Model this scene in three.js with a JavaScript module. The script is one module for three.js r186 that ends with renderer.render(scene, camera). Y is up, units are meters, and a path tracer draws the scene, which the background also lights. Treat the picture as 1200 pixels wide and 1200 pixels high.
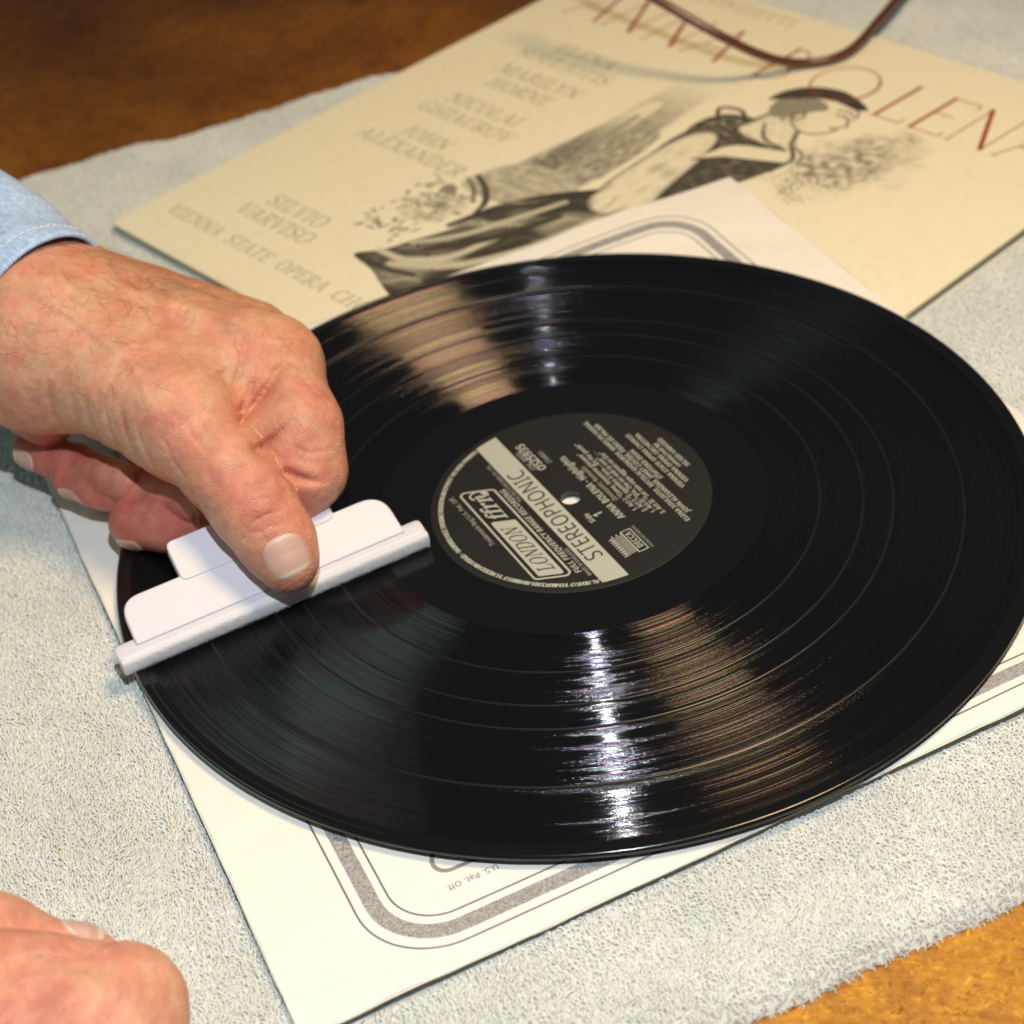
import * as THREE from 'three';
import { ImprovedNoise } from 'three/addons/math/ImprovedNoise.js';
import { mergeGeometries } from 'three/addons/utils/BufferGeometryUtils.js';

// ---------------------------------------------------------------- camera, light, exposure
// Everything below is laid out in millimetres: X to the right, Y away, Z up; P() turns that into metres, y up.
const P = (x, y, z) => new THREE.Vector3(x / 1000, z / 1000, -y / 1000);
const V = (a) => P(a[0], a[1], a[2]);
const scene = new THREE.Scene();
scene.background = new THREE.Color(0.055, 0.068, 0.076);          // the dim room around the table
const camera = new THREE.PerspectiveCamera(31.2965, 1, 0.02, 20);
camera.position.copy(P(166.52, -438.87, 382.57));
camera.matrixAutoUpdate = true;
{
  const right = new THREE.Vector3(0.945526, -0.110886, -0.30608), up = new THREE.Vector3(-0.114736, 0.766367, -0.632074), back = new THREE.Vector3().crossVectors(right, up);
  camera.quaternion.setFromRotationMatrix(new THREE.Matrix4().makeBasis(right, up, back));
}
camera.focus = 0.525;
camera.userData.fStop = 12.5;
const renderer = new THREE.WebGLRenderer({ antialias: true });
renderer.toneMapping = THREE.LinearToneMapping;
renderer.toneMappingExposure = 0.88;
renderer.shadowMap.enabled = true;

// camera flash, a little above the lens
const flash = new THREE.PointLight(new THREE.Color(0.86, 0.95, 1.05), 0.92);
flash.name = 'camera_flash';
flash.position.copy(P(145, -320, 528));
flash.shadow.radius = 0.4;
flash.castShadow = true;
scene.add(flash);
// warm lamp hanging over the right side of the table
const lamp = new THREE.SpotLight(new THREE.Color(1.0, 0.71, 0.36), 2.85, 0, 0.68, 0.45);
lamp.name = 'table_lamp';
lamp.position.copy(P(330, 70, 1000));
lamp.target.position.copy(P(-30, -60, 0));
lamp.shadow.radius = 7;
lamp.castShadow = true;
scene.add(lamp, lamp.target);
// weak daylight from a window to the left
const daylight = new THREE.RectAreaLight(new THREE.Color(0.62, 1.0, 0.88), 1.7, 0.5, 0.5);
daylight.name = 'window_daylight';
daylight.position.copy(P(-900, -320, 790));
daylight.lookAt(P(0, 0, 0));
scene.add(daylight);

// ---------------------------------------------------------------- helpers
let seed = 7;
const rnd = () => { seed = (seed * 1664525 + 1013904223) >>> 0; return seed / 4294967296; };
const rr = (a, b) => a + (b - a) * rnd();
const perlin = new ImprovedNoise();
const N = (x, y, z = 0) => perlin.noise(x, y, z);
const fbm = (x, y, z, o = 4) => { let s = 0, a = 0.5; for (let i = 0; i < o; i++) { s += a * N(x, y, z); x *= 2.03; y *= 2.03; z *= 2.03; a *= 0.5; } return s; };
const clamp = (x, a, b) => Math.min(b, Math.max(a, x)), sstep = (a, b, x) => { const t = clamp((x - a) / (b - a), 0, 1); return t * t * (3 - 2 * t); };
const lerp = (a, b, t) => a + (b - a) * t;
function named(o, name, parent = scene) { o.name = name; o.castShadow = o.receiveShadow = true; parent.add(o); return o; }
function mesh(name, geometry, material, parent) { return named(new THREE.Mesh(geometry, material), name, parent); }
function thing(name, label, category, at = [0, 0, 0]) {
  const o = named(new THREE.Group(), name); o.position.copy(V(at)); o.userData = { label, category };
  o.inner = new THREE.Group();
  return o;
}
// geometry is computed in table millimetres; place() moves it to a thing's own origin
function place(g, t) { g.translate(-t.position.x, -t.position.y, -t.position.z); return g; }
function geo(pos, index, uv, color) {
  const g = new THREE.BufferGeometry();
  g.setAttribute('position', new THREE.BufferAttribute(new Float32Array(pos), 3));
  if (uv) g.setAttribute('uv', new THREE.BufferAttribute(new Float32Array(uv), 2));
  if (color) g.setAttribute('color', new THREE.BufferAttribute(new Float32Array(color), 3));
  g.setIndex(index); g.computeVertexNormals(); return g;
}
// a sheet f(s, t) -> [X, Y, Z, u, v], s and t from 0 to 1
function sheet(ns, nt, f) {
  const pos = [], uv = [], ix = [];
  for (let j = 0; j <= nt; j++) for (let i = 0; i <= ns; i++) {
    const q = f(i / ns, j / nt), p = P(q[0], q[1], q[2]); pos.push(p.x, p.y, p.z); uv.push(q[3], q[4]);
  }
  for (let j = 0; j < nt; j++) for (let i = 0; i < ns; i++) { const a = j * (ns + 1) + i, b = a + 1, c = a + ns + 1, d = c + 1; ix.push(a, b, d, a, d, c); }
  return geo(pos, ix, uv);
}
function canvasTexture(w, h, draw, srgb = true) {
  const c = document.createElement('canvas'); c.width = w; c.height = h; draw(c.getContext('2d'), w, h);
  const t = new THREE.CanvasTexture(c); if (srgb) t.colorSpace = THREE.SRGBColorSpace;
  t.wrapS = t.wrapT = THREE.RepeatWrapping; return t;
}
function dataTexture(w, h, f, srgb) {           // f(x, y) -> [r, g, b] 0..1
  const d = new Uint8Array(w * h * 4);
  for (let y = 0; y < h; y++) for (let x = 0; x < w; x++) { const q = f(x, y), i = (y * w + x) * 4; d[i] = clamp(q[0], 0, 1) * 255; d[i + 1] = clamp(q[1], 0, 1) * 255; d[i + 2] = clamp(q[2], 0, 1) * 255; d[i + 3] = 255; }
  const t = new THREE.DataTexture(d, w, h); t.wrapS = t.wrapT = THREE.RepeatWrapping; t.magFilter = t.minFilter = THREE.LinearFilter; if (srgb) t.colorSpace = THREE.SRGBColorSpace; t.needsUpdate = true; return t;
}
const std = (o) => new THREE.MeshStandardMaterial(o), phys = (o) => new THREE.MeshPhysicalMaterial(o);
const lin = (r, g, b) => new THREE.Color().setRGB(r, g, b);

// ---------------------------------------------------------------- the table top
{
  const S = 1024, speck = [];
  for (let i = 0; i < S * S; i++) speck.push(rnd());
  const chip = new Float32Array(S * S);                              // short pressed fibres, light and dark
  for (let i = 0; i < 26000; i++) { const a = rr(0, 3.1416), l = rr(2, 9), v = rr(-1, 1), x0 = rr(0, S), y0 = rr(0, S); for (let s = 0; s < l; s += 0.7) { const x = (Math.floor(x0 + s * Math.cos(a)) + S) % S, y = (Math.floor(y0 + s * Math.sin(a)) + S) % S; chip[y * S + x] = v; if (l > 5) chip[y * S + (x + 1) % S] = v; } }
  const map = dataTexture(S, S, (x, y) => {
    const u = x / S, v = y / S;
    // periodic enough: blend the sheet with itself shifted
    const w = (fx) => { const a = fbm(u * fx, v * fx, 3.1, 5), b = fbm((u - 1) * fx, v * fx, 3.1, 5); return lerp(a, b, sstep(0.8, 1, u)); };
    const big = w(5), mid = w(22), fine = w(90), s = speck[y * S + x];
    let t = 0.6 + 0.3 * big + 0.32 * mid + 0.42 * fine + (s - 0.5) * 0.1;
    const fleck = fbm(u * 120 + 7, v * 210, 8, 2) > 0.27 ? 0.22 : 0;
    const dark = sstep(0.12, 0.4, fbm(u * 9 + 20, v * 7, 1, 4)) * 0.2;
    t = t + fleck * 0.5 - dark + chip[y * S + x] * 0.42;
    return [lerp(0.50, 0.93, t), lerp(0.27, 0.67, t), lerp(0.06, 0.21, t)];
  }, true);
  const bump = dataTexture(512, 512, (x, y) => { const h = 0.5 + 0.8 * fbm(x / 9, y / 6, 2, 3); return [h, h, h]; });
  map.repeat.set(1 / 0.26, 1 / 0.26); bump.repeat.set(1 / 0.2, 1 / 0.2);
  const g = new THREE.BoxGeometry(2.4, 0.04, 1.8, 96, 1, 72); g.translate(0, -0.028, 0);
  { const c = [], q = g.attributes.position; for (let i = 0; i < q.count; i++) { const x = q.getX(i), y = -q.getZ(i), farTone = 1 - 0.74 * sstep(0.05, 0.55, -x * 0.62 + y * 0.78 + 0.12 * N(x * 9, y * 9, 2)) * (1 + 0.35 * N(x * 14, y * 14, 6)); c.push(farTone, farTone * lerp(0.68, 1, farTone), farTone * lerp(0.5, 1, farTone)); } g.setAttribute('color', new THREE.BufferAttribute(new Float32Array(c), 3)); }  // vertex tint: darker, redder brown towards the far left, unevenly mottled
  const p = g.attributes.position, uv = g.attributes.uv; for (let i = 0; i < p.count; i++) uv.setXY(i, p.getX(i), p.getZ(i) + p.getY(i));
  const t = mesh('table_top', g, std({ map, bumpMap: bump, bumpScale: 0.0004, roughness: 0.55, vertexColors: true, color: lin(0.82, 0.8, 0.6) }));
  t.userData = { kind: 'structure', label: 'mottled orange brown table top under the towel' };
}

// ---------------------------------------------------------------- the towel
const ea = [0.7547, 0.6561], en = [-0.6561, 0.7547];             // along and across the towel
const T = (a, n) => [a * ea[0] + n * en[0], a * ea[1] + n * en[1]];
const towelFold = (x, y) => {                                        // soft wrinkles at the far right
  const far = sstep(150, 330, x * 0.6 + y * 0.8);
  return far * (2.2 * Math.sin((x * 0.35 + y) / 17 + 2 * N(x / 60, y / 60)) * sstep(-0.2, 0.5, N(x / 90, y / 90, 4)) + 1.2 * N(x / 40, y / 40, 9)) + 0.5 * N(x / 30, y / 30, 2);
};
const coverO = [-249.6, 145.4], cx = [0.8803, -0.4744], cy = [0.4744, 0.8803];   // album cover: left corner, its two edges
const coverXY = (x, y) => [coverO[0] + x * cx[0] + y * cy[0], coverO[1] + x * cx[1] + y * cy[1]];
const coverLocal = (X, Y) => { const dx = X - coverO[0], dy = Y - coverO[1]; return [dx * cx[0] + dy * cx[1], dx * cy[0] + dy * cy[1]]; };
const CW = 310, CH = 316;
const sa = 0.7558, sc = [-0.3, -0.6];                               // inner sleeve: turn and centre
const sleeveXY = (x, y) => [sc[0] + x * Math.cos(sa) - y * Math.sin(sa), sc[1] + x * Math.sin(sa) + y * Math.cos(sa)];
const sleeveLocal = (X, Y) => { const dx = X - sc[0], dy = Y - sc[1]; return [dx * Math.cos(sa) + dy * Math.sin(sa), -dx * Math.sin(sa) + dy * Math.cos(sa)]; };
const inCover = (X, Y, m) => { const q = coverLocal(X, Y); return q[0] > m && q[0] < CW - m && q[1] > m && q[1] < CH - m; };
const inSleeve = (X, Y, m) => { const q = sleeveLocal(X, Y); return Math.abs(q[0]) < 150.5 - m && Math.abs(q[1]) < 150.5 - m; };
const towelEdge = (a, side) => (side < 0 ? -199.5 + 1.2 * N(a / 22, 3.3) + 0.9 * N(a / 4, 1.3) : 346 + 3.5 * N(a / 26, 7.7) + 2.2 * Math.sin(a / 19 + 3 * N(a / 50, 2)));
{
  const towel = thing('terry_towel', 'pale blue grey terry towel spread over the brown table under everything else', 'towel', [0, 0, -8]);
  const cloth = std({ color: lin(0.62, 0.63, 0.585), roughness: 0.95 });
  const g = sheet(260, 150, (s, t) => {
    const a = lerp(-520, 520, s), n0 = towelEdge(a, -1), n1 = towelEdge(a, 1);
    // t runs from under the near edge over the top to under the far edge
    const n = lerp(n0, n1, clamp((t - 0.03) / 0.94, 0, 1)), q = T(a, n), edge = Math.min(n - n0, n1 - n);
    let z = -7.9 + 3.15 * Math.sqrt(clamp(edge / 3, 0, 1)) + 0.3;
    z += towelFold(q[0], q[1]) * sstep(0, 20, edge);
    if (t < 0.02 || t > 0.98) z = -7.95;
    return [q[0], q[1], Math.max(z, -7.95), a / 1000, n / 1000];
  });
  mesh('cloth', place(g, towel), cloth, towel);
  // the pile: bent yarn loops
  const loop = (() => {
    const pos = [], ix = [], n = 6, m = 5;                             // an arch of soft yarn, both feet in the cloth
    for (let i = 0; i <= n; i++) {
      const t = (i / n) * Math.PI, x = -1.0 * Math.cos(t), z = 1.75 * Math.sin(t) - 0.1, r = 0.45 - 0.06 * Math.sin(t), tx = Math.sin(t), tz = 1.75 * Math.cos(t), l = Math.hypot(tx, tz), nx = -tz / l, nz = tx / l;
      for (let j = 0; j < m; j++) { const b = (j / m) * 2 * Math.PI; pos.push((x + r * Math.cos(b) * nx) / 1000, (z + r * Math.cos(b) * nz) / 1000, (r * Math.sin(b)) / 1000); }
    }
    for (let i = 0; i < n; i++) for (let j = 0; j < m; j++) { const a = i * m + j, b = i * m + (j + 1) % m; ix.push(a, b, a + m, b, b + m, a + m); }
    return geo(pos, ix);
  })();
  const M = [], C = [], m4 = new THREE.Matrix4(), q4 = new THREE.Quaternion(), e = new THREE.Euler(), cc = new THREE.Color();
  const step = 1.0;
  for (let a = -430; a < 430; a += step) {
    const n0 = towelEdge(a, -1), n1 = towelEdge(a, 1);
    for (let n = n0 - 0.6; n < n1 + 0.6; n += step) {
      const aa = a + rr(-0.55, 0.55), nn = n + rr(-0.55, 0.55), q = T(aa, nn);
      if (inCover(q[0], q[1], 5) || inSleeve(q[0], q[1], 5)) continue;
      // keep to the part of the towel that the photograph shows, and a margin
      if (q[0] < -460 || q[0] > 260 || q[1] > 460 || q[1] < -300) continue;
      const edge = Math.min(nn - n0, n1 - nn);
      if (edge < 4 && rnd() < 0.25) continue;
      const z = -7.7 + 3.0 * Math.sqrt(clamp((edge + 0.6) / 3, 0, 1)) + towelFold(q[0], q[1]) * sstep(0, 20, edge) - (inCover(q[0], q[1], -1.5) || inSleeve(q[0], q[1], 0) ? 1.2 : 0);
      const comb = 2.3 + 0.9 * N(q[0] / 22, q[1] / 22, 5) + 1.1 * N(q[0] / 5, q[1] / 5, 1) + rr(-0.7, 0.7);   // which way the loop lies
      const flat = 0.55 + 0.3 * N(q[0] / 8, q[1] / 8, 7) + 0.45 * sstep(0.25, 0.6, N(q[0] / 45 + 3, q[1] / 45, 3));
      e.set(flat * 0.8 + rr(-0.35, 0.35), comb, rr(-0.3, 0.3), 'YXZ');
      q4.setFromEuler(e);
      const k = rr(0.62, 0.92) * (edge < 3 ? 0.62 : 1), p = P(q[0], q[1], z);
      m4.compose(new THREE.Vector3(p.x, p.y + 0.008, p.z), q4, new THREE.Vector3(k, k * rr(0.8, 1.1), k));
      M.push(...m4.elements);
      const tone = rr(0.9, 1.06) * (1 + 0.1 * N(q[0] / 30, q[1] / 30)), stain = sstep(0.74, 0.84, N(q[0] / 3.5 + 40, q[1] / 3.5, 2.5) + 0.3 * N(q[0] / 60, q[1] / 60, 6));
      cc.setRGB(tone * lerp(1, 1.05, stain), tone * lerp(1, 0.92, stain), tone * lerp(1, 0.72, stain));
      C.push(cc.r, cc.g, cc.b);
    }
  }
  const im = new THREE.InstancedMesh(loop, std({ color: lin(0.73, 0.735, 0.685), roughness: 0.9 }), M.length / 16);
  im.instanceMatrix.array.set(M);
  im.instanceColor = new THREE.InstancedBufferAttribute(new Float32Array(C), 3);
  named(im, 'terry_loops', towel); im.userData = { kind: 'stuff' };
  console.log('loops', M.length / 16);
}

// ---------------------------------------------------------------- the album cover
{
  const k = 2048 / 318;                                              // pixels per millimetre
  const ink = 'rgba(46,40,32,';
  const print = canvasTexture(2048, 2048, (c, W) => {
    const X = (x) => (1.009 * x - 3) * k, Y = (y) => W - (1.02 * y + 4.2) * k;                     // millimetres from the lower left corner of the cover
    c.fillStyle = '#f9f0d4'; c.fillRect(0, 0, W, W);
    for (let i = 0; i < 5000; i++) { c.fillStyle = rnd() < 0.5 ? 'rgba(190,165,110,0.05)' : 'rgba(255,248,220,0.06)'; const s = rr(2, 26); c.fillRect(rr(0, W), rr(0, W), s, s); }
    const poly = (pts) => { const p = new Path2D(); pts.forEach(([x, y], i) => (i ? p.lineTo(X(x), Y(y)) : p.moveTo(X(x), Y(y)))); p.closePath(); return p; };
    const smooth = (pts) => { const q = new THREE.CatmullRomCurve3(pts.map(([x, y]) => new THREE.Vector3(x, y, 0)), true).getPoints(pts.length * 8); return poly(q.map((v) => [v.x, v.y])); };
    // engraver's shading: short wavering strokes clipped to an outline
    function hatch(path, box, angle, gap, weight, alpha, curve = 0.5) {
      c.save(); c.clip(path);
      const [x0, y0, x1, y1] = box, mx = (x0 + x1) / 2, my = (y0 + y1) / 2, R = Math.hypot(x1 - x0, y1 - y0) / 2, ca = Math.cos(angle), sn = Math.sin(angle);
      for (let d = -R; d < R; d += gap * rr(0.8, 1.2)) {
        let s = -R; while (s < R) {
          const l = rr(3, 9), w = curve * Math.sin((s + d) / 9);
          c.strokeStyle = ink + alpha * rr(0.55, 1) + ')'; c.lineWidth = weight * k * rr(0.6, 1.2); c.beginPath();
          c.moveTo(X(mx + s * ca - (d + w) * sn), Y(my + s * sn + (d + w) * ca));
          const w2 = curve * Math.sin((s + l + d) / 9);
          c.lineTo(X(mx + (s + l) * ca - (d + w2) * sn), Y(my + (s + l) * sn + (d + w2) * ca)); c.stroke(); s += l * rr(1.0, 1.25);
        }
      }
      c.restore();
    }
    const wash = (path, alpha) => { c.fillStyle = ink + alpha + ')'; c.fill(path); };
    const line = (pts, w, alpha = 0.8) => { const q = new THREE.CatmullRomCurve3(pts.map(([x, y]) => new THREE.Vector3(x, y, 0))).getPoints(30); c.strokeStyle = ink + alpha + ')'; c.lineWidth = w * k; c.lineCap = 'round'; c.beginPath(); q.forEach((v, i) => (i ? c.lineTo(X(v.x), Y(v.y)) : c.moveTo(X(v.x), Y(v.y)))); c.stroke(); };
    // the engraving: tones are laid out softly first, then cut into fine wavering lines and dots
    const tone = new Float32Array(W * W), TX = (x) => Math.round(X(x)), TY = (y) => Math.round(Y(y)), UX = (px) => (px / k + 3) / 1.009, UY = (py) => ((W - py) / k - 4.2) / 1.02;
    const inside = (pts, x, y) => { let r = false; for (let i = 0, j = pts.length - 1; i < pts.length; j = i++) { const [xi, yi] = pts[i], [xj, yj] = pts[j]; if (yi > y !== yj > y && x < ((xj - xi) * (y - yi)) / (yj - yi) + xi) r = !r; } return r; };
    const round = (pts) => new THREE.CatmullRomCurve3(pts.map(([x, y]) => new THREE.Vector3(x, y, 0)), true).getPoints(pts.length * 6).map((v) => [v.x, v.y]);
    // fill an outline with a tone f(x, y), its edge fading over soft millimetres; replace covers what lies behind
    function fill(pts, f, soft = 0.8, curved = true, replace = true) {
      const q = curved ? round(pts) : pts, x0 = Math.min(...q.map((p) => p[0])) - soft, x1 = Math.max(...q.map((p) => p[0])) + soft, y0 = Math.min(...q.map((p) => p[1])) - soft, y1 = Math.max(...q.map((p) => p[1])) + soft;
      for (let py = TY(y1); py <= TY(y0); py++) for (let px = TX(x0); px <= TX(x1); px++) {
        const x = UX(px), y = UY(py); if (!inside(q, x, y)) continue;
        let d = 99; for (let i = 0; i < q.length; i++) { const a = q[i], b = q[(i + 1) % q.length], ux = b[0] - a[0], uy = b[1] - a[1], h = clamp(((x - a[0]) * ux + (y - a[1]) * uy) / (ux * ux + uy * uy + 1e-9), 0, 1); d = Math.min(d, Math.hypot(x - a[0] - ux * h, y - a[1] - uy * h)); }
        const m = sstep(0, soft, d), v = f(x, y, d), i = py * W + px; tone[i] = replace ? lerp(tone[i], v, m) : Math.max(tone[i], v * m);
      }
    }
    function stroke(pts, w, v, soft = 0.5) {                           // a soft line of tone
      const q = new THREE.CatmullRomCurve3(pts.map(([x, y]) => new THREE.Vector3(x, y, 0))).getPoints(pts.length * 6);
      const R = w + soft, x0 = Math.min(...q.map((p) => p.x)) - R, x1 = Math.max(...q.map((p) => p.x)) + R, y0 = Math.min(...q.map((p) => p.y)) - R, y1 = Math.max(...q.map((p) => p.y)) + R;
      for (let py = TY(y1); py <= TY(y0); py++) for (let px = TX(x0); px <= TX(x1); px++) {
        const x = UX(px), y = UY(py); let d = 99, at = 0; for (let i = 0; i < q.length - 1; i++) { const a = q[i], b = q[i + 1], ux = b.x - a.x, uy = b.y - a.y, h = clamp(((x - a.x) * ux + (y - a.y) * uy) / (ux * ux + uy * uy + 1e-9), 0, 1), e = Math.hypot(x - a.x - ux * h, y - a.y - uy * h); if (e < d) { d = e; at = (i + h) / (q.length - 1); } }
        const m = 1 - sstep(w * 0.5 * (0.4 + 0.6 * Math.sin(at * Math.PI)), w * 0.5 + soft, d); if (m > 0) { const i = py * W + px; tone[i] = lerp(tone[i], v, m); }
      }
    }
    // old carved wall and post behind, fading upwards
    fill([[114, 108], [150, 112], [147, 150], [144, 200], [140, 240], [122, 236], [117, 180]], (x, y) => (0.5 + 0.22 * N(x / 3, y / 5, 1) + 0.16 * N(x / 1.3, y / 1.6, 3)) * (1 - sstep(176, 238, y)) * 0.95, 4);
    fill([[119, 130], [127, 128], [128, 206], [122, 204]], (x, y) => (0.62 + 0.3 * N(x / 1.6, y / 2.2, 7)) * (1 - sstep(150, 206, y)), 2.5);
    fill([[131, 126], [148, 128], [146, 186], [134, 182]], (x, y) => 0.46 + 0.3 * N(x / 2.5, y / 5, 9), 3);
    fill([[104, 104], [146, 108], [148, 134], [112, 132]], (x, y) => 0.36 + 0.2 * N(x / 4, y / 4, 5), 3);
    stroke([[106, 114], [117, 108], [125, 100], [128, 92]], 2.2, 0.85, 0.8); stroke([[104, 110], [113, 105], [120, 98]], 1.2, 0.7, 0.8); stroke([[128, 150], [127, 172], [126, 190]], 1.2, 0.5, 1.5);
    // weeds at its foot
    for (let i = 0; i < 80; i++) { const x = rr(90, 118), y = rr(58, 108), a = rr(0, 6.3), l = rr(3, 8); fill([[x, y], [x + l * 0.5 * Math.cos(a) - 1.4 * Math.sin(a), y + l * 0.5 * Math.sin(a) + 1.4 * Math.cos(a)], [x + l * Math.cos(a), y + l * Math.sin(a)], [x + l * 0.5 * Math.cos(a) + 1.4 * Math.sin(a), y + l * 0.5 * Math.sin(a) - 1.4 * Math.cos(a)]], () => 0.2 + (i % 4 === 0 ? 0.5 : 0.25), 1.0, true, false); }
    fill([[99, 102], [106, 103], [109, 98], [103, 94]], () => 0.6, 2); fill([[107, 91], [113, 92], [115, 86], [108, 84]], () => 0.55, 2); fill([[92, 84], [104, 96], [116, 104], [124, 92], [118, 74], [104, 70]], (x, y) => 0.22 + 0.35 * N(x / 4, y / 4, 3), 6, true, false);
    // the gown: heavy folds running down from the waist
    const gown = [[110, 42], [117, 51], [122, 63], [128, 78], [128, 96], [134, 110], [144, 124], [154, 134], [166, 146], [180, 154], [200, 162], [216, 150], [224, 120], [226, 70], [214, 40], [176, 36], [150, 30], [138, 33], [126, 38]];
    fill(gown, (x, y, d) => {
      const u = (x - 110) * 0.62 + (y - 36) * -0.78, f = Math.sin(u / 5.2 + 2.2 * N(x / 22, y / 22, 2)), g = Math.sin(u / 2.3 + 3 * N(x / 12, y / 12, 5));
      return clamp(0.84 - 0.36 * Math.max(0, f) ** 3 - 0.18 * Math.max(0, g) ** 4 + 0.25 * N(x / 14, y / 14, 8) + (x > 150 ? 0.16 : 0) + 0.12 * (1 - sstep(0, 5, d)), 0.08, 0.97);
    }, 0.7);
    for (const [f, w, v] of [[[[117, 50], [132, 52], [144, 64], [149, 84]], 2.6, 0.25], [[[124, 62], [136, 78], [144, 98], [152, 120]], 2.2, 0.3], [[[128, 46], [148, 58], [164, 84], [172, 118]], 3.0, 0.28], [[[113, 43], [127, 42], [142, 46]], 1.6, 0.9], [[[132, 62], [148, 84], [158, 110]], 2.4, 0.95], [[[126, 80], [131, 96], [142, 110]], 2, 0.95], [[[150, 46], [166, 70], [176, 104]], 2.6, 0.95]]) stroke(f, w, v, 1.6);
    // bodice, then the full pale sleeve over it
    fill([[164, 146], [152, 176], [156, 206], [166, 217], [178, 214], [192, 206], [204, 196], [200, 172], [188, 150]], (x, y) => clamp(0.84 + 0.22 * N(x / 5, y / 3, 4), 0.2, 1), 0.8);
    fill([[160, 124], [155, 138], [153, 162], [154, 186], [160, 198], [169, 196], [174, 180], [178, 156], [182, 138], [178, 128], [168, 121]], (x, y, d) => clamp(0.06 + 0.55 * (1 - sstep(0, 3.4, d)) * (x < 168 ? 1 : 0.6) + 0.4 * Math.max(0, N(x / 3.6, y / 12, 2)) + (N(x / 1.6, y / 1.6, 3) > 0.5 ? 0.25 : 0), 0, 1), 0.5);
    fill([[153, 190], [151, 202], [156, 213], [166, 216], [172, 208], [168, 196], [160, 199]], (x, y) => clamp(0.8 + 0.6 * N(x / 3, y / 3, 6), 0.15, 1), 0.8);
    stroke([[158, 206], [151, 216], [160, 219], [166, 215]], 1.6, 0.9); stroke([[183, 136], [179, 156], [174, 182], [168, 198]], 1.6, 0.9);
    // arm, chest and neck
    fill([[172, 176], [180, 184], [196, 190], [204, 195], [202, 202], [190, 200], [176, 193]], (x, y, d) => 0.05 + 0.5 * (1 - sstep(0, 1.6, d)) * (y < 188 ? 1 : 0.3), 0.5); stroke([[171, 176], [182, 184], [204, 194]], 1.2, 0.85);
    fill([[169, 206], [174, 222], [178, 234], [188, 226], [196, 214], [200, 206], [190, 202]], (x, y, d) => clamp(0.05 + 0.4 * (1 - sstep(0, 2, d)) + 0.35 * Math.max(0, N(x / 4, y / 3, 4)), 0, 1), 0.5);
    stroke([[168, 208], [172, 224], [174, 236]], 1.4, 0.8); stroke([[192, 218], [197, 208], [205, 199], [204, 186]], 1.3, 0.85); stroke([[176, 216], [184, 206], [198, 203]], 1.2, 0.8); stroke([[180, 222], [176, 230], [181, 236]], 1.4, 0.6); stroke([[196, 208], [206, 204], [210, 196]], 1.2, 0.6);
    // head in profile under a soft cap, ear and hair
    fill([[172, 230], [174, 242], [184, 247], [196, 248], [202, 246], [205, 241], [204, 236.5], [206.5, 232.5], [204, 230.5], [204, 226.5], [199, 220], [191, 219], [183, 223], [176, 225]], (x, y, d) => clamp(0.03 + 0.35 * (1 - sstep(0, 1.2, d)) + 0.3 * sstep(194, 182, x) * sstep(230, 221, y), 0, 1), 0.4);
    stroke([[197, 248], [202, 246], [205, 241], [204, 236.5], [206.5, 232.5], [204, 230.5], [204, 226.5], [199, 220], [191, 219], [184, 223]], 0.6, 0.75, 0.4); stroke([[196, 238.5], [200, 239.2], [203, 238]], 0.9, 0.7, 0.4); stroke([[194, 242], [199, 243.2], [203, 241.6]], 0.8, 0.7, 0.4); stroke([[200.5, 228.6], [204, 228.2]], 0.7, 0.8, 0.3);
    fill([[169, 226], [167, 238], [174, 245], [186, 244.5], [191, 240], [186, 234], [182, 227], [175, 222]], (x, y) => clamp(0.58 + 0.16 * Math.sin((x * 0.7 + y) * 3.4 + 3 * N(x / 4, y / 4)), 0.1, 0.95), 0.8); stroke([[181, 229], [183, 225], [186, 229], [184, 233]], 0.8, 0.9, 0.4);
    fill([[163, 233], [164, 244], [172, 253], [185, 257], [197, 254], [205, 249], [201, 246], [188, 247.5], [178, 244], [170, 238]], (x, y) => clamp(0.95 + 0.15 * N(x / 5, y / 2.5, 2), 0.35, 1), 0.7);
    // a cloud of foliage behind, soft above and leafy below
    for (let py = TY(262); py < TY(150); py++) for (let px = TX(186); px < TX(272); px++) {
      const x = UX(px), y = UY(py), i = py * W + px; if (tone[i] > 0.05 || inside(gown, x, y)) continue;
      const e = Math.hypot((x - 226 + 0.25 * (208 - y)) / 27, (y - 208) / 40) + 0.4 * N(x / 13, y / 13, 3), m = 1 - sstep(0.35, 1.0, e);
      if (m > 0) tone[i] = m * (y > 192 ? 0.36 + 0.5 * N(x / 4, y / 4, 8) + 0.2 * N(x / 1.2, y / 1.2, 2) : (N(x / 1.7, y / 1.7, 5) > 0.08 ? 0.7 : 0.12));
    }
    // cut the tones into lines
    const im = c.getImageData(0, 0, W, W), px8 = im.data;
    for (let py = 0; py < W; py++) for (let px = 0; px < W; px++) {
      const i = py * W + px, t = tone[i]; if (t < 0.02) continue;
      const x = UX(px), y = UY(py), dir = 0.9 + 0.9 * N(x / 26, y / 26, 12), s = (x * Math.cos(dir) + y * Math.sin(dir)) * 9.5 + 1.4 * N(x / 5, y / 5, 4), s2 = (x * Math.sin(dir) - y * Math.cos(dir)) * 6.1;
      const ln = 0.5 + 0.5 * Math.sin(s), ln2 = 0.5 + 0.5 * Math.sin(s2), a = clamp((t * 1.1 - ln * 0.75 + 0.25 * N(x / 0.5, y / 0.5, 6)) * 1.7, 0, 1) * 0.55 + 0.45 * t, b = t > 0.55 ? clamp((t - 0.5 - ln2 * 0.5) * 2.5, 0, 1) : 0, q = clamp(Math.max(a, b), 0, 0.93);
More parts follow.
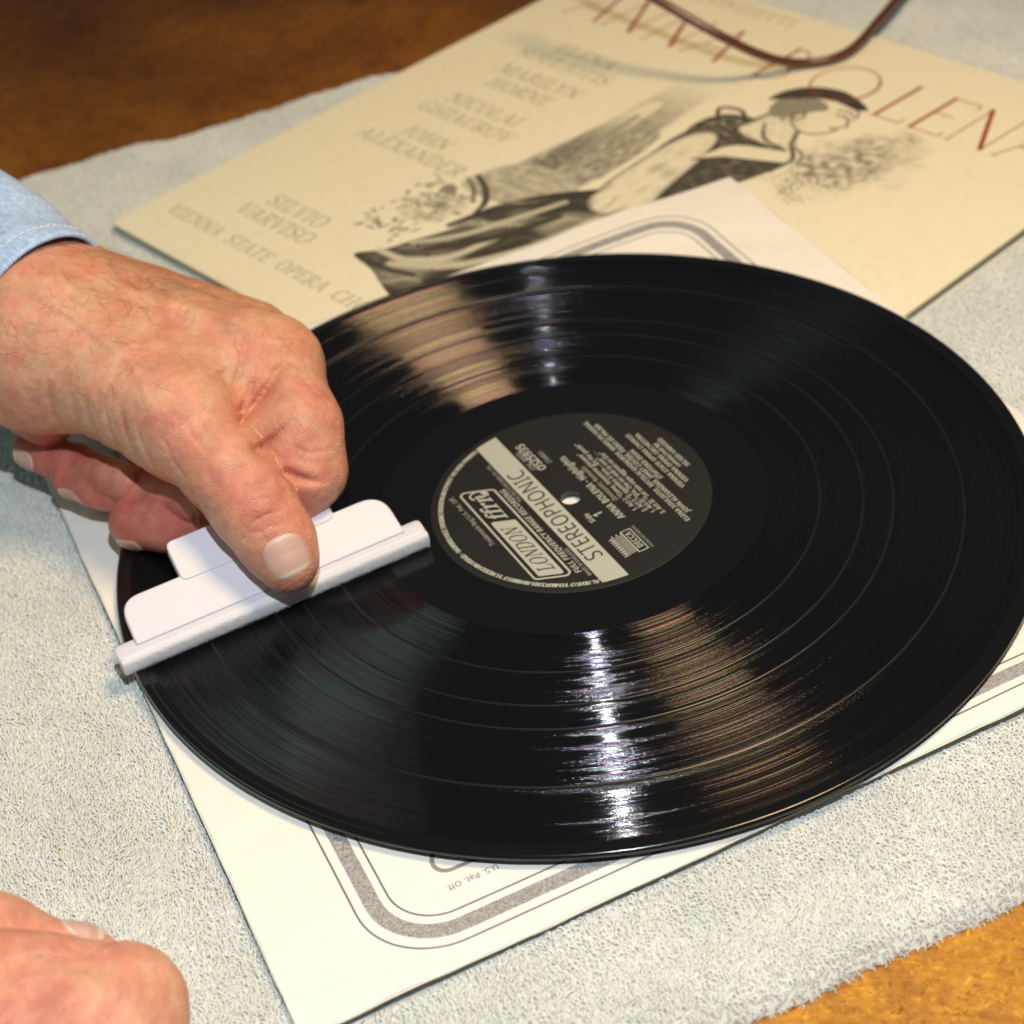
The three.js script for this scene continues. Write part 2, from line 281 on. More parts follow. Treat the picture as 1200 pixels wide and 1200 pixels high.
      px8[i * 4] = lerp(px8[i * 4], 52, q); px8[i * 4 + 1] = lerp(px8[i * 4 + 1], 47, q); px8[i * 4 + 2] = lerp(px8[i * 4 + 2], 40, q);
    }
    c.putImageData(im, 0, 0);
    // lettering
    const text = (s, x, y, h, color, weight, font = 'serif', align = 'center', squeeze = 1, slant = 0) => {
      c.save(); c.translate(X(x), Y(y)); c.transform(squeeze, 0, -slant, 1, 0, 0); c.font = weight + ' ' + (h / 0.71) * k + 'px ' + font; c.textAlign = align; c.fillStyle = color; c.fillText(s, 0, 0); c.restore();
    };
    const title = 'ANNA BOLENA', tx = [23, 48, 74.6, 99, 0, 141, 166, 207, 225.6, 245, 269];
    // slender roman capitals: thin and thick strokes with small serifs; x and y as shares of the letter's width and height
    const glyph = { A: [20, [[0, 0, 0.52, 1, 0.5], [0.5, 1, 1, 0, 1.5], [0.22, 0.36, 0.8, 0.36, 0.5]], [[0, 0], [1, 0]]], N: [18.5, [[0.06, 0, 0.06, 1, 0.5], [0.04, 1, 0.94, 0, 1.7], [0.94, 0, 0.94, 1, 0.5]], [[0.06, 0], [0.94, 1], [0.02, 1]]], B: [14, [[0.12, 0, 0.12, 1, 1.4]], [[0.08, 0], [0.08, 1]]], O: [30, [], []], L: [15, [[0.14, 0, 0.14, 1, 1.5], [0.14, 0.01, 1, 0.01, 0.5], [1, 0.01, 1, 0.14, 0.5]], [[0.14, 0], [0.14, 1]]], E: [16, [[0.12, 0, 0.12, 1, 1.5], [0.12, 0.01, 1, 0.01, 0.5], [0.12, 0.52, 0.74, 0.52, 0.5], [0.12, 0.99, 0.92, 0.99, 0.5], [1, 0.01, 1, 0.12, 0.5], [0.92, 0.99, 0.92, 0.88, 0.5]], [[0.12, 0], [0.12, 1]]] };
    const red = 'rgba(158,62,40,0.9)';
    [...title].forEach((ch, i) => {
      if (ch === ' ') return; const [w, strokes, serifs] = glyph[ch], h = 31, y0 = 247, at = (x, y) => [X(tx[i] + x * w + y * 1.6), Y(y0 + y * h)];
      c.strokeStyle = c.fillStyle = red; c.lineCap = 'butt';
      for (const [xa, ya, xb, yb, t] of strokes) { c.lineWidth = (t * 1.15 + 0.15) * k; c.beginPath(); c.moveTo(...at(xa, ya)); c.lineTo(...at(xb, yb)); c.stroke(); }
      for (const [x, y] of serifs) { c.lineWidth = 0.5 * k; const [px, py] = at(x, y); c.beginPath(); c.moveTo(px - 1.7 * k, py); c.lineTo(px + 1.7 * k, py); c.stroke(); }
      if (ch === 'O') { c.lineWidth = 0.9 * k; c.beginPath(); c.ellipse(...at(0.5, 0.5), 15 * k, 16 * k, 0.1, 0, 7); c.stroke(); c.lineWidth = 0.7 * k; c.beginPath(); c.ellipse(...at(0.5, 0.5), 14.4 * k, 15.8 * k, 0.1, -0.9, 0.9); c.stroke(); }
      if (ch === 'B') { c.lineWidth = 0.9 * k; for (const [cy, rx, ry] of [[0.76, 8.5, 7.5], [0.26, 10.5, 8.3]]) { c.beginPath(); c.ellipse(...at(0.2, cy), rx * k, ry * k, 0.05, -Math.PI / 2, Math.PI / 2); c.stroke(); } }
    });
    text('DONIZETTI', 96, 292, 8, 'rgba(150,130,84,0.45)', 'normal');
    const grey = 'rgba(128,120,88,0.52)';
    for (const [s, x, y] of [['ELENA', 66, 214.5], ['SOULIOTIS', 64, 202], ['MARILYN', 65, 185], ['HORNE', 65, 172.5], ['NICOLAI', 64, 152], ['GHIAUROV', 65, 139.5], ['JOHN', 62, 119.5], ['ALEXANDER', 65, 107], ['SILVIO', 64, 45.5], ['VARVISO', 63.5, 33.5]])
      text(s, x, y, 8.6, grey, 'normal', 'serif', 'center', 0.92, 0.12);
    text('VIENNA  STATE  OPERA  CHORUS  AND  ORCHESTRA', 15, 15.5, 7.2, grey, 'normal', 'serif', 'left', 0.93, 0.12);
    c.strokeStyle = 'rgba(120,125,110,0.25)'; c.lineWidth = 1.2 * k;
  });
  const t = thing('album_cover', 'cream cardboard record cover with a red title and an engraved woman, under the paper sleeve', 'record cover', [...coverXY(CW / 2, CH / 2), -2.6]);
  const card = std({ color: lin(0.78, 0.66, 0.40), roughness: 0.7 });
  const face = phys({ map: print, roughness: 0.42, color: lin(0.97, 0.95, 0.92) });
  const slab = (z0, z1, inset, bevel) => {                            // rounded card, z from z0 to z1, with uv in cover space
    const pos = [], uv = [], ix = [], r = 3, ring = [];
    for (const [ox, oy, a0] of [[CW - r, CH - r, 0], [r, CH - r, 1], [r, r, 2], [CW - r, r, 3]]) for (let i = 0; i <= 5; i++) { const a = (a0 + i / 5) * Math.PI / 2; ring.push([ox + (r - inset) * Math.cos(a), oy + (r - inset) * Math.sin(a), Math.cos(a), Math.sin(a)]); }
    const layers = [[z0, bevel], [z0 + bevel, 0], [z1 - bevel, 0], [z1 - bevel * 0.3, bevel * 0.3], [z1, bevel]], n = ring.length;
    const put = (x, y, z) => { const q = coverXY(x, y), p = P(q[0], q[1], z); pos.push(p.x, p.y, p.z); uv.push(x / 318, y / 318); };
    for (const [z, d] of layers) for (const [x, y, nx, ny] of ring) put(x - nx * d, y - ny * d, z);
    for (let l = 0; l < layers.length - 1; l++) for (let i = 0; i < n; i++) { const a = l * n + i, b = l * n + (i + 1) % n; ix.push(a, b, b + n, a, b + n, a + n); }
    for (const [l, flip] of [[0, 1], [layers.length - 1, 0]]) {
      const base = pos.length / 3; for (const [x, y, nx, ny] of ring) put(x - nx * layers[l][1], y - ny * layers[l][1], layers[l][0]);
      for (let i = 1; i < n - 1; i++) flip ? ix.push(base, base + i + 1, base + i) : ix.push(base, base + i, base + i + 1);
    }
    return place(geo(pos, ix, uv), t);
  };
  mesh('front_panel', slab(-0.5, 0.95, 0, 0.3), face, t);
  mesh('back_panel', slab(-2.4, -0.9, 0.8, 0.3), card, t);
  mesh('spine', slab(-1.2, -0.2, 1.8, 0.2), card, t);
}

// ---------------------------------------------------------------- the paper inner sleeve
const recC = [1.0, -2.1];
{
  const k = 2048 / 300;
  const print = canvasTexture(2048, 2048, (c, W) => {
    c.fillStyle = '#f3ebe0'; c.fillRect(0, 0, W, W);
    for (let i = 0; i < 9000; i++) { c.fillStyle = rnd() < 0.5 ? 'rgba(205,190,160,0.035)' : 'rgba(255,255,255,0.05)'; const s = rr(1, 12); c.fillRect(rr(0, W), rr(0, W), s * rr(1, 4), s); }
    const X = (x) => (x + 150) * k, Y = (y) => W - (y + 148) * k;
    const box = (x0, y0, x1, y1, r, w, color) => { c.strokeStyle = color; c.lineWidth = w * k; c.beginPath(); c.roundRect(X(x0), Y(y1), (x1 - x0) * k, (y1 - y0) * k, r * k); c.stroke(); };
    const dk = 'rgba(104,97,97,0.95)';
    box(-124.3, -141.2, 124.3, 141.2, 22, 0.55, dk);
    { const d = document.createElement('canvas'); d.width = d.height = W; const e = d.getContext('2d'); e.strokeStyle = 'rgb(152,146,145)'; e.lineWidth = 4.6 * k; e.beginPath(); e.roundRect(X(-119.2), Y(136.1), 238.4 * k, 272.2 * k, 18 * k); e.stroke(); e.globalCompositeOperation = 'source-atop'; for (let i = 0; i < 700000; i++) { e.fillStyle = rnd() < 0.6 ? 'rgba(196,190,188,0.5)' : 'rgba(98,92,92,0.4)'; const s = i % 4, x = s < 2 ? rr(-122, 122) : (s === 2 ? -1 : 1) * rr(100, 122), y = s < 2 ? (s ? -1 : 1) * rr(116, 139) : rr(-139, 139); e.fillRect(X(x), Y(y), 2, 2); } c.drawImage(d, 0, 0); }
    box(-114.6, -131.2, 114.6, 131.2, 14, 0.55, dk);
    // the slanting frame and words of the maker's mark, mostly under the record
    c.save(); c.strokeStyle = 'rgba(150,138,132,1)'; c.lineWidth = 1.3 * k; c.lineJoin = 'round';
    c.beginPath(); const q = [[-102.5, -118.2], [-78, -118.2], [-52, -90], [-88, -90]]; c.moveTo(X(-95), Y(-104)); q.forEach(([x, y], i) => { const n = q[(i + 1) % 4]; c.arcTo(X(x), Y(y), X(n[0]), Y(n[1]), 4 * k); }); c.closePath(); c.stroke(); c.restore();
    c.save(); c.translate(X(-84.6), Y(-123.6)); c.rotate(Math.PI); c.font = '500 ' + 2.75 * k + 'px sans-serif'; c.fillStyle = 'rgba(84,74,70,0.95)'; c.textAlign = 'left'; c.textBaseline = 'middle'; c.fillText('U.S. Pat. Off.', 0, 0); c.restore();
  });
  const H = (x, y) => {                                               // where the paper lies: over the cover, else on the pile
    const w = sleeveXY(x, y), q = coverLocal(w[0], w[1]), d = Math.min(q[0], q[1], CW - q[0], CH - q[1]);
    const e = Math.max(Math.abs(x), Math.abs(y)), out = Math.hypot(w[0] - recC[0], w[1] - recC[1]);
    let z = lerp(-0.9, 1.15, sstep(-26, -1, d));
    z += 0.8 * sstep(153, 190, out) * N(w[0] / 28, w[1] / 28, 11) + sstep(152, 175, out) * (0.9 * sstep(60, 130, x) * sstep(100, 150, y));
    z += 1.1 * Math.exp(-((x - 75) ** 2) / 500) * sstep(120, 150, -y) ;
    z += 1.5 * Math.exp(-((x - 88) ** 2 + (y - 140) ** 2) / 900);
    return z + 0.1;
  };
  const t = thing('inner_sleeve', 'white paper inner sleeve with grey rounded border lines lying under the black record', 'record sleeve', [sc[0], sc[1], -1]);
  const crumple = dataTexture(512, 512, (x, y) => { const u = x / 512, v = y / 512, h = 0.5 + 0.9 * fbm(u * 7, v * 7, 2, 3) + 0.25 * Math.abs(N(u * 5 + v * 3, v * 6, 8)) + 0.12 * fbm(u * 60, v * 60, 5, 2); return [h, h, h]; });
  const paper = std({ map: print, roughness: 0.75, bumpMap: crumple, bumpScale: 0.0016 }), back = std({ color: lin(0.82, 0.78, 0.70), roughness: 0.8 });
  const half = 150.3, wob = (s) => 0.35 * N(s / 14, 4.4);
  const sheetAt = (dz, grow) => place(sheet(120, 120, (s, u) => { const x = (s * 2 - 1) * (half + grow), y = (u * 2 - 1) * (half + grow), ex = x + (Math.abs(s - 0.5) > 0.499 ? wob(y) : 0), ey = y + (Math.abs(u - 0.5) > 0.499 ? wob(x + 50) : 0), w = sleeveXY(ex, ey); return [w[0], w[1], H(x, y) + dz, s, u]; }), t);
  mesh('front_sheet', sheetAt(0, 0), paper, t);
  mesh('back_sheet', sheetAt(-0.4, 0.5), back, t);
  const rim = [];                                                     // the folded edge joining the two
  for (const [fx, fy] of [[-1, 0], [1, 0], [0, -1], [0, 1]]) rim.push(place(sheet(90, 4, (s, u) => { const l = (s * 2 - 1) * half, x = fx ? fx * half : l, y = fy ? fy * half : l, a = u * Math.PI, w = sleeveXY(x + fx * 0.45 * Math.sin(a), y + fy * 0.45 * Math.sin(a)); return [w[0], w[1], H(x, y) - 0.2 + 0.2 * Math.cos(a), s, u]; }), t));
  mesh('folded_edge', mergeGeometries(rim), back, t);
}

// ---------------------------------------------------------------- the record
const REC_TOP = 3.5;
{
  const t = thing('vinyl_record', 'black vinyl record with a black and cream paper label lying on the paper sleeve', 'record', [recC[0], recC[1], 1.5]);
  // rings: profile of [radius, height] pairs turned about the spindle; u runs outward, v round
  function ring(profile, n = 400, around = 1) {
    const pos = [], nor = [], uv = [], ix = [], m = profile.length;
    for (let j = 0; j <= n; j++) {
      const a = (j / n) * 2 * Math.PI, ca = Math.cos(a), sn = Math.sin(a);
      profile.forEach(([r, z], i) => {
        const p0 = profile[Math.max(0, i - 1)], p1 = profile[Math.min(m - 1, i + 1)], dr = p1[0] - p0[0], dz = p1[1] - p0[1], l = Math.hypot(dr, dz) || 1;
        const p = P(r * ca, r * sn, z - 1.5); pos.push(p.x, p.y, p.z);
        nor.push((-dz / l) * ca, dr / l, (dz / l) * sn);
        uv.push((r - 60) / 90, (j / n) * around);
      });
    }
    for (let j = 0; j < n; j++) for (let i = 0; i < m - 1; i++) { const a = j * m + i, b = a + 1, c = a + m, d = c + 1; ix.push(a, b, d, a, d, c); }
    const g = geo(pos, ix, uv); g.setAttribute('normal', new THREE.BufferAttribute(new Float32Array(nor), 3)); return g;
  }
  const vinyl = phys({ color: lin(0.006, 0.006, 0.0065), roughness: 0.16, ior: 1.52 });
  const z = REC_TOP, zb = 1.55;
  const edges = [64.5, 81, 94.6, 104, 126, 145.8];
  const groove = (r, w, d) => [[r - w, z], [r - w * 0.5, z - d * 0.6], [r, z - d], [r + w * 0.5, z - d * 0.6], [r + w, z]];
  const parts = [];
  // spindle hole, label seat and run-out with its locked groove
  parts.push(ring([[46.2, zb], [3.4, zb], [3.4, z + 0.25]], 96), ring([[3.4, z + 0.22], [46.6, z + 0.22], [47.4, z + 0.2], [48.6, z + 0.02], [51.3, z], ...groove(52.3, 0.45, 0.12), ...groove(53.6, 0.45, 0.12), [57, z], ...groove(58.6, 0.12, 0.015), [61, z], ...groove(62.6, 0.12, 0.015), [edges[0], z]]));
  // smooth gaps between the tracks
  const gaps = [];
  for (const r of edges.slice(1, 5)) gaps.push(ring([[r - 0.45, z], [r - 0.3, z - 0.06], [r - 0.08, z - 0.13], [r + 0.08, z - 0.13], [r + 0.3, z - 0.06], [r + 0.45, z]]));
  // lead-in, raised rim, rounded edge, underside
  const prof = [[edges[5], z], ...groove(146.5, 0.25, 0.06), [147.2, z]];
  for (let i = 0; i <= 6; i++) { const a = (i / 6) * Math.PI / 2; prof.push([147.4 + 1.0 * Math.sin(a), z + 0.32 * (1 - Math.cos(a))]); }
  for (let i = 0; i <= 14; i++) { const a = Math.PI / 2 - (i / 14) * Math.PI; prof.push([149.5 + 1.15 * Math.cos(a), (z + 0.32 + zb) / 2 + ((z + 0.34 - zb) / 2) * Math.sin(a)]); }
  prof.push([46.2, zb]);
  parts.push(ring(prof, 720));
  mesh('disc', mergeGeometries(parts), vinyl, t);
  const gapMat = phys({ color: lin(0.008, 0.010, 0.011), roughness: 0.3, ior: 1.5 });
  gaps.forEach((g, i) => mesh(i ? 'track_gap_00' + i : 'track_gap', g, gapMat, t));
  // grooves: the wall tilts inward and outward from turn to turn; loud passages waver along the turn
  const U = 2048, VV = 1024, loud = [], wall = [], hue = [];
  for (let i = 0; i < U; i++) {
    const r = 60 + (i / U) * 90;
    loud[i] = clamp(0.36 + 0.75 * N(r / 2.6, 1.5) + 0.5 * N(r / 0.7, 4.5) + 0.45 * N(r / 8, 8.2), 0, 1);
    wall[i] = (i % 2 ? -1 : 1) * (rnd() < 0.62 ? rr(0.52, 0.63) : rnd() < 0.68 ? rr(0.33, 0.53) : rr(0.66, 0.84)); hue[i] = [0, 1, 2].map((c) => 0.36 * N(r / 0.5, 2.2 + c * 3.1) + 0.06 * N(r / 1.6, 7.2 + c * 2.3) + rr(-0.5, 0.5));
  }
  const normalMap = dataTexture(U, VV, (x, y) => {
    const l = loud[x], nx = wall[x], ny = (rnd() + rnd() - 1) * (0.006 + 0.17 * l * l) + 0.007 * N(x / 3, y / 60, 3), nz = Math.sqrt(Math.max(0.2, 1 - nx * nx - ny * ny));
    return [0.5 + nx / 2, 0.5 + ny / 2, 0.5 + nz / 2];
  });
  normalMap.magFilter = THREE.NearestFilter;
  const rough = dataTexture(U, 4, (x) => [0, 0.115 + 0.095 * loud[x], 0]);
  const tint = dataTexture(U, 4, (x) => hue[x].map((h, c) => [0.82, 0.71, 0.76][c] + 0.5 * h)); tint.magFilter = THREE.NearestFilter;
  const grooves = phys({ color: lin(0.005, 0.005, 0.0055), roughness: 1, roughnessMap: rough, normalMap, anisotropy: 1, ior: 1.62, specularColorMap: tint });
  for (let i = 0; i < 5; i++) {
    const a = edges[i] + (i ? 0.45 : 0), b = edges[i + 1] - (i < 4 ? 0.45 : 0), pr = [];
    for (let j = 0; j <= 4; j++) pr.push([lerp(a, b, j / 4), z]);
    mesh(i ? 'groove_band_00' + i : 'groove_band', ring(pr, 400, 3), grooves, t);
  }
  // the paper label
  const k = 1024 / 93, W0 = 1024;
  const art = canvasTexture(W0, W0, (c) => {
    const cream = 'rgb(178,177,162)', X = (x) => W0 / 2 + x * k, Y = (y) => W0 / 2 - y * k;
    c.fillStyle = 'rgb(22,22,22)'; c.fillRect(0, 0, W0, W0);
    for (let i = 0; i < 4000; i++) { c.fillStyle = rnd() < 0.5 ? 'rgba(64,60,58,0.12)' : 'rgba(20,20,20,0.12)'; c.fillRect(rr(0, W0), rr(0, W0), rr(1, 5), rr(1, 3)); }
    const text = (s, x, y, h, o = {}) => { c.save(); c.translate(X(x), Y(y)); c.transform(o.squeeze ?? 1, 0, -(o.slant ?? 0), 1, 0, 0); c.font = (o.weight ?? 'normal') + ' ' + (h / 0.72) * k + 'px ' + (o.font ?? 'sans-serif'); c.textAlign = o.align ?? 'left'; c.fillStyle = o.color ?? cream; c.fillText(s, 0, 0); c.restore(); };
    // banner
    c.fillStyle = cream; c.save(); c.beginPath(); c.arc(X(0), Y(0), 44 * k, 0, 7); c.clip(); c.fillRect(0, Y(13), W0, 8.6 * k); c.restore();
    text('STEREOPHONIC', -31.5, 5.9, 5.7, { color: 'rgb(40,37,36)', squeeze: 0.97 });
    // rights line round the upper edge
    const rim = 'ALL RIGHTS OF THE MANUFACTURERS AND OWNERS OF THE RECORDED WORK RESERVED · UNAUTHORISED PUBLIC PERFORMANCE BROADCASTING AND COPYING OF THIS RECORD PROHIBITED';
    c.font = 'bold ' + 2.3 * k + 'px sans-serif'; c.fillStyle = cream; c.textAlign = 'center';
    for (let i = 0; i < rim.length; i++) { const a = Math.PI - 0.33 - (i / (rim.length - 1)) * (Math.PI - 0.66); c.save(); c.translate(X(42.2 * Math.cos(a)), Y(42.2 * Math.sin(a))); c.rotate(Math.PI / 2 - a); c.fillText(rim[i], 0, 0); c.restore(); }
    // the maker's slanting badge
    c.strokeStyle = cream; c.lineJoin = 'round';
    const slab = (x0, x1, y0, y1, r) => { const s = 0.47, pts = [[x0, y0], [x1, y0], [x1 + (y1 - y0) * s, y1], [x0 + (y1 - y0) * s, y1]]; c.beginPath(); c.moveTo(X((x0 + x1) / 2), Y(y0)); for (let i = 1; i <= 4; i++) { const a = pts[i % 4], b = pts[(i + 1) % 4]; c.arcTo(X(a[0]), Y(a[1]), X(b[0]), Y(b[1]), r * k); } c.closePath(); };
    slab(-33.5, 19, 18.6, 29.4, 1.6); c.lineWidth = 0.75 * k; c.stroke();
    slab(-31.4, 1, 20.2, 27.8, 0.8); c.fillStyle = cream; c.fill();
    text('LONDON', -28.2, 21.6, 5.0, { font: 'serif', color: 'rgb(44,40,38)', slant: 0.45, squeeze: 0.86 });
    text('ffrr', 3, 21.6, 5.6, { font: 'serif', weight: 'bold', slant: 0.5, squeeze: 1.0 });
    c.lineWidth = 0.7 * k; c.beginPath(); c.ellipse(X(19), Y(24.2), 2.2 * k, 3.0 * k, 0.35, -2.6, 2.0); c.stroke(); c.lineWidth = 1.0 * k; c.beginPath(); c.arc(X(18.7), Y(23.2), 1.0 * k, 0, 5); c.stroke();
    text('FULL FREQUENCY RANGE RECORDING', -34, 15.4, 2.0, { weight: 'bold', slant: 0.2, squeeze: 1.02 });
    text('Trademark Reg U.S. Pat. Off.', 24, 31.5, 1.7, { align: 'right' });
    text('MADE IN ENGLAND', -37, 13.6, 1.3, { squeeze: 1 }); text('THE DECCA RECORD CO. LTD.', 8, 13.6, 1.3, { squeeze: 1 });
    // the small maker's plate
    c.strokeStyle = cream; c.lineWidth = 0.4 * k;
    for (let i = 0; i < 6; i++) { c.beginPath(); c.moveTo(X(-36), Y(0.2 - i * 0.8)); c.lineTo(X(-26 + (i % 2)), Y(0.2 - i * 0.8)); c.stroke(); }
    for (let i = 0; i < 9; i++) { c.beginPath(); c.moveTo(X(-36 + i * 1.2), Y(1.2)); c.lineTo(X(-36 + i * 1.2), Y(-0.6)); c.stroke(); }
    c.fillStyle = 'rgb(22,22,22)'; c.fillRect(X(-36.5), Y(-4), 11.5 * k, 3.4 * k); c.strokeRect(X(-36.5), Y(-4), 11.5 * k, 3.4 * k);
    text('DECCA', -35, -6.7, 2.1, { weight: 'bold', squeeze: 0.95 }); text('SOUND RECORDING', -37, -9.3, 1.0);
    text('OS', 18, -1.6, 3.0, { weight: 'bold', align: 'left' }); text('25935', 23, -1.6, 3.2, { weight: 'bold' }); text('(ZAL 8459)', 20, 1.6, 1.8); text('STEREO', 20, -4.6, 1.6);
    text('Side', -15.5, -0.6, 1.9, { weight: 'bold' }); text('1', -14, -4.6, 3.2, { weight: 'bold' });
    text('ANNA BOLENA - Highlights', 0.6, -9.6, 2.6, { weight: 'bold', align: 'center', squeeze: 0.86 });
    text('(Donizetti; Romani)', 0.6, -12.3, 1.7, { align: 'center', weight: 'bold', color: 'rgb(150,143,122)' });
    const rows = ['1. Act I: “Come, innocente giovane”', '2. Act I: “E sgombro il loco… Ah! Per pochi”', '1. Act II: “Dio, che mi vedi in core” . . .', '3. Act II: “Sul suo capo aggravi un Dio”'];
    rows.forEach((s, i) => text(s, -18.5 - i * 2.2, -14.8 - i * 2.15, 1.75, { weight: 'bold', squeeze: 0.9 }));
    const cast = ['ELENA SOULIOTIS, NICOLAI GHIAUROV, MARILYN HORNE,', 'JOHN ALEXANDER, JANET COSTER, PIERO DE PALMA', 'STAFFORD DEAN', 'VIENNA STATE OPERA CHORUS', 'VIENNA OPERA ORCHESTRA', 'conducted by', 'SILVIO VARVISO'];
    cast.forEach((s, i) => text(s, 0, [-25.6, -27.9, -30.2, -33.6, -36.2, -38.4, -41][i], 1.75, { weight: 'bold', align: 'center', squeeze: i < 2 ? 0.98 : 1 }));
  });
  const lz = z + 0.34, la = 136.8 * Math.PI / 180, lab = ring([[3.55, lz - 0.1], [3.6, lz], [20, lz], [45.6, lz], [46.2, lz - 0.03], [46.4, lz - 0.12]], 200), lp = lab.attributes.position, lu = lab.attributes.uv;
  for (let i = 0; i < lp.count; i++) { const x = lp.getX(i) * 1000, y = -lp.getZ(i) * 1000, u = x * Math.cos(la) + y * Math.sin(la), v = -x * Math.sin(la) + y * Math.cos(la); lu.setXY(i, 0.5 + u / 93, 0.5 + v / 93); }
  mesh('paper_label', lab, std({ map: art, roughness: 0.62 }), t);
}
// ---------------------------------------------------------------- the brush
const brushA = [-108.8, -110.5, 3.6], brushB = [-35.8, -34.8, 3.6];
{
  const L = Math.hypot(brushB[0] - brushA[0], brushB[1] - brushA[1]);
  const ux = (brushB[0] - brushA[0]) / L, uy = (brushB[1] - brushA[1]) / L;       // along the bar
  const vx = -uy, vy = ux;                                           // away from the camera
  const t = thing('record_brush', 'white plastic record brush with a stepped handle, held on the black record', 'brush', [(brushA[0] + brushB[0]) / 2, (brushA[1] + brushB[1]) / 2, REC_TOP]);
  const at = (s, v, z) => [brushA[0] + ux * s + vx * v, brushA[1] + uy * s + vy * v, REC_TOP + z];
  // a profile [v, z] swept along the bar from s0 to s1, ends closed and slightly rounded
  function sweep(profile, s0, s1, n, r = 0.8, warp = null) {
    const pos = [], uv = [], ix = [], m = profile.length, cv = profile.reduce((a, p) => a + p[0], 0) / m, cz = profile.reduce((a, p) => a + p[1], 0) / m, st = [];
    for (let i = 0; i <= 4; i++) { const a = (1 - i / 4) * Math.PI / 2; st.push([s0 + r * (1 - Math.sin(a)), 1 - (r / 4.5) * (1 - Math.cos(a))]); }
    const all = [...st]; for (let i = 1; i < n; i++) all.push([lerp(s0 + r, s1 - r, i / n), 1]); [...st].reverse().forEach(([s, k]) => all.push([s1 - (s - s0), k]));
    all.forEach(([s, k], j) => profile.forEach(([v, z], i) => { let q = [cv + (v - cv) * k, cz + (z - cz) * k]; if (warp) q = warp(s, q[0], q[1], i); const p = V(at(s, q[0], q[1])); pos.push(p.x, p.y, p.z); uv.push(s / 1000, (i / m) * 0.03); }));
    for (let j = 0; j < all.length - 1; j++) for (let i = 0; i < m; i++) { const a = j * m + i, b = j * m + (i + 1) % m; ix.push(a, b, b + m, a, b + m, a + m); }
    for (const j of [0, all.length - 1]) { const base = pos.length / 3; for (let i = 0; i < m; i++) pos.push(pos[(j * m + i) * 3], pos[(j * m + i) * 3 + 1], pos[(j * m + i) * 3 + 2]), uv.push(0, 0); for (let i = 1; i < m - 1; i++) j ? ix.push(base, base + i, base + i + 1) : ix.push(base, base + i + 1, base + i); }
    return place(geo(pos, ix, uv), t);
  }
  const plastic = phys({ color: lin(0.69, 0.67, 0.72), roughness: 0.45, clearcoat: 0.1, clearcoatRoughness: 0.4 });
  const plush = std({ color: lin(0.76, 0.74, 0.75), roughness: 1 });
  const dv = 0.86, dz = 0.51;                                        // the way the handle leans: away and up
  // velvet pad: a soft roll under and in front of the bar
  const pad = [], pw = (v) => Math.sign(v) * Math.pow(Math.abs(v), 0.62); for (let i = 0; i < 28; i++) { const a = (i / 28) * 2 * Math.PI; pad.push([3.9 + 3.7 * pw(Math.cos(a)) - 0.4 * Math.sin(a), 3.3 + 3.3 * pw(Math.sin(a))]); }
  mesh('velvet_pad', sweep(pad, 0.4, L - 0.2, 170, 0.8, (s, v, z) => { const d = 0.16 * N(s / 1.3, v * 1.5, z * 1.5) + 0.1 * N(s * 2, v * 3, z * 3); return [v + d, Math.max(z + d, 0.02)]; }), plush, t);
  // plush fibre tufts standing along the pad, most visible against the dark record
  { const pos = [], ix = []; for (let i = 0; i < 2600; i++) { const s = rr(0.3, L - 0.3), a = rr(Math.PI * 0.75, Math.PI * 1.45), r = rr(3.8, 4.0), c = [3.9 + 0.95 * r * pw(Math.cos(a)) - 0.4 * Math.sin(a), 3.3 + 0.83 * r * pw(Math.sin(a))], e = rr(0.25, 0.55), b = a + rr(-0.4, 0.4), q = at(s, c[0], Math.max(0.05, c[1])), w = at(s + rr(-0.3, 0.3), c[0] + e * Math.cos(b), Math.max(0.03, c[1] + e * Math.sin(b))), o = pos.length / 3; for (const p of [V(q).add(new THREE.Vector3(0.00007, 0, 0)), V(q).add(new THREE.Vector3(-0.00004, 0.00006, 0)), V(q).add(new THREE.Vector3(-0.00004, -0.00006, 0.00003)), V(w)]) pos.push(p.x, p.y, p.z); ix.push(o, o + 1, o + 3, o + 1, o + 2, o + 3, o + 2, o, o + 3); }
    const m = mesh('velvet_pile', place(geo(pos, ix), t), plush, t); m.userData = { kind: 'stuff' }; }
  // bar holding the pad, with two fine ribs on its top
  const bar = [[0.5, 5.2], [0.7, 6.6], [1.3, 7.6], [2.2, 8.3], [3.0, 8.62], [3.25, 8.5], [3.5, 8.75], [4.6, 9.15], [4.85, 9.05], [5.1, 9.3], [6.2, 9.5], [7.2, 9.2], [8.0, 8.3], [8.2, 6.6], [7.0, 5.0], [4, 4.6]].map(([v, z]) => [v, 0.3 + z * 0.82]);
  mesh('bar', sweep(bar, 0.2, L - 0.5, 60, 1.6), plastic, t);
  // stepped handle plate
  const shape = new THREE.Shape(), k0 = 7.5, h1 = 14.2, h2 = 26.2;
  shape.moveTo(k0, 0); shape.lineTo(k0 + 0.3, h1 - 6); shape.quadraticCurveTo(k0 + 0.4, h1, k0 + 6.5, h1); shape.lineTo(27.2, h1); shape.quadraticCurveTo(28.2, h1, 28.2, h1 + 1); shape.lineTo(28.2, h2 - 3); shape.quadraticCurveTo(28.4, h2, 31, h2);
  shape.lineTo(76.6, h2); shape.quadraticCurveTo(79.2, h2, 79.4, h2 - 3); shape.lineTo(79.6, h1 + 1); shape.quadraticCurveTo(79.6, h1, 80.6, h1); shape.lineTo(L - k0 - 8.5, h1); shape.quadraticCurveTo(L - k0 - 1.2, h1, L - k0 - 0.6, h1 - 6.5); shape.lineTo(L - k0, 0); shape.closePath();
  const g = new THREE.ExtrudeGeometry(shape, { depth: 2.6, bevelEnabled: true, bevelSize: 0.6, bevelThickness: 0.6, bevelSegments: 3, curveSegments: 10 });
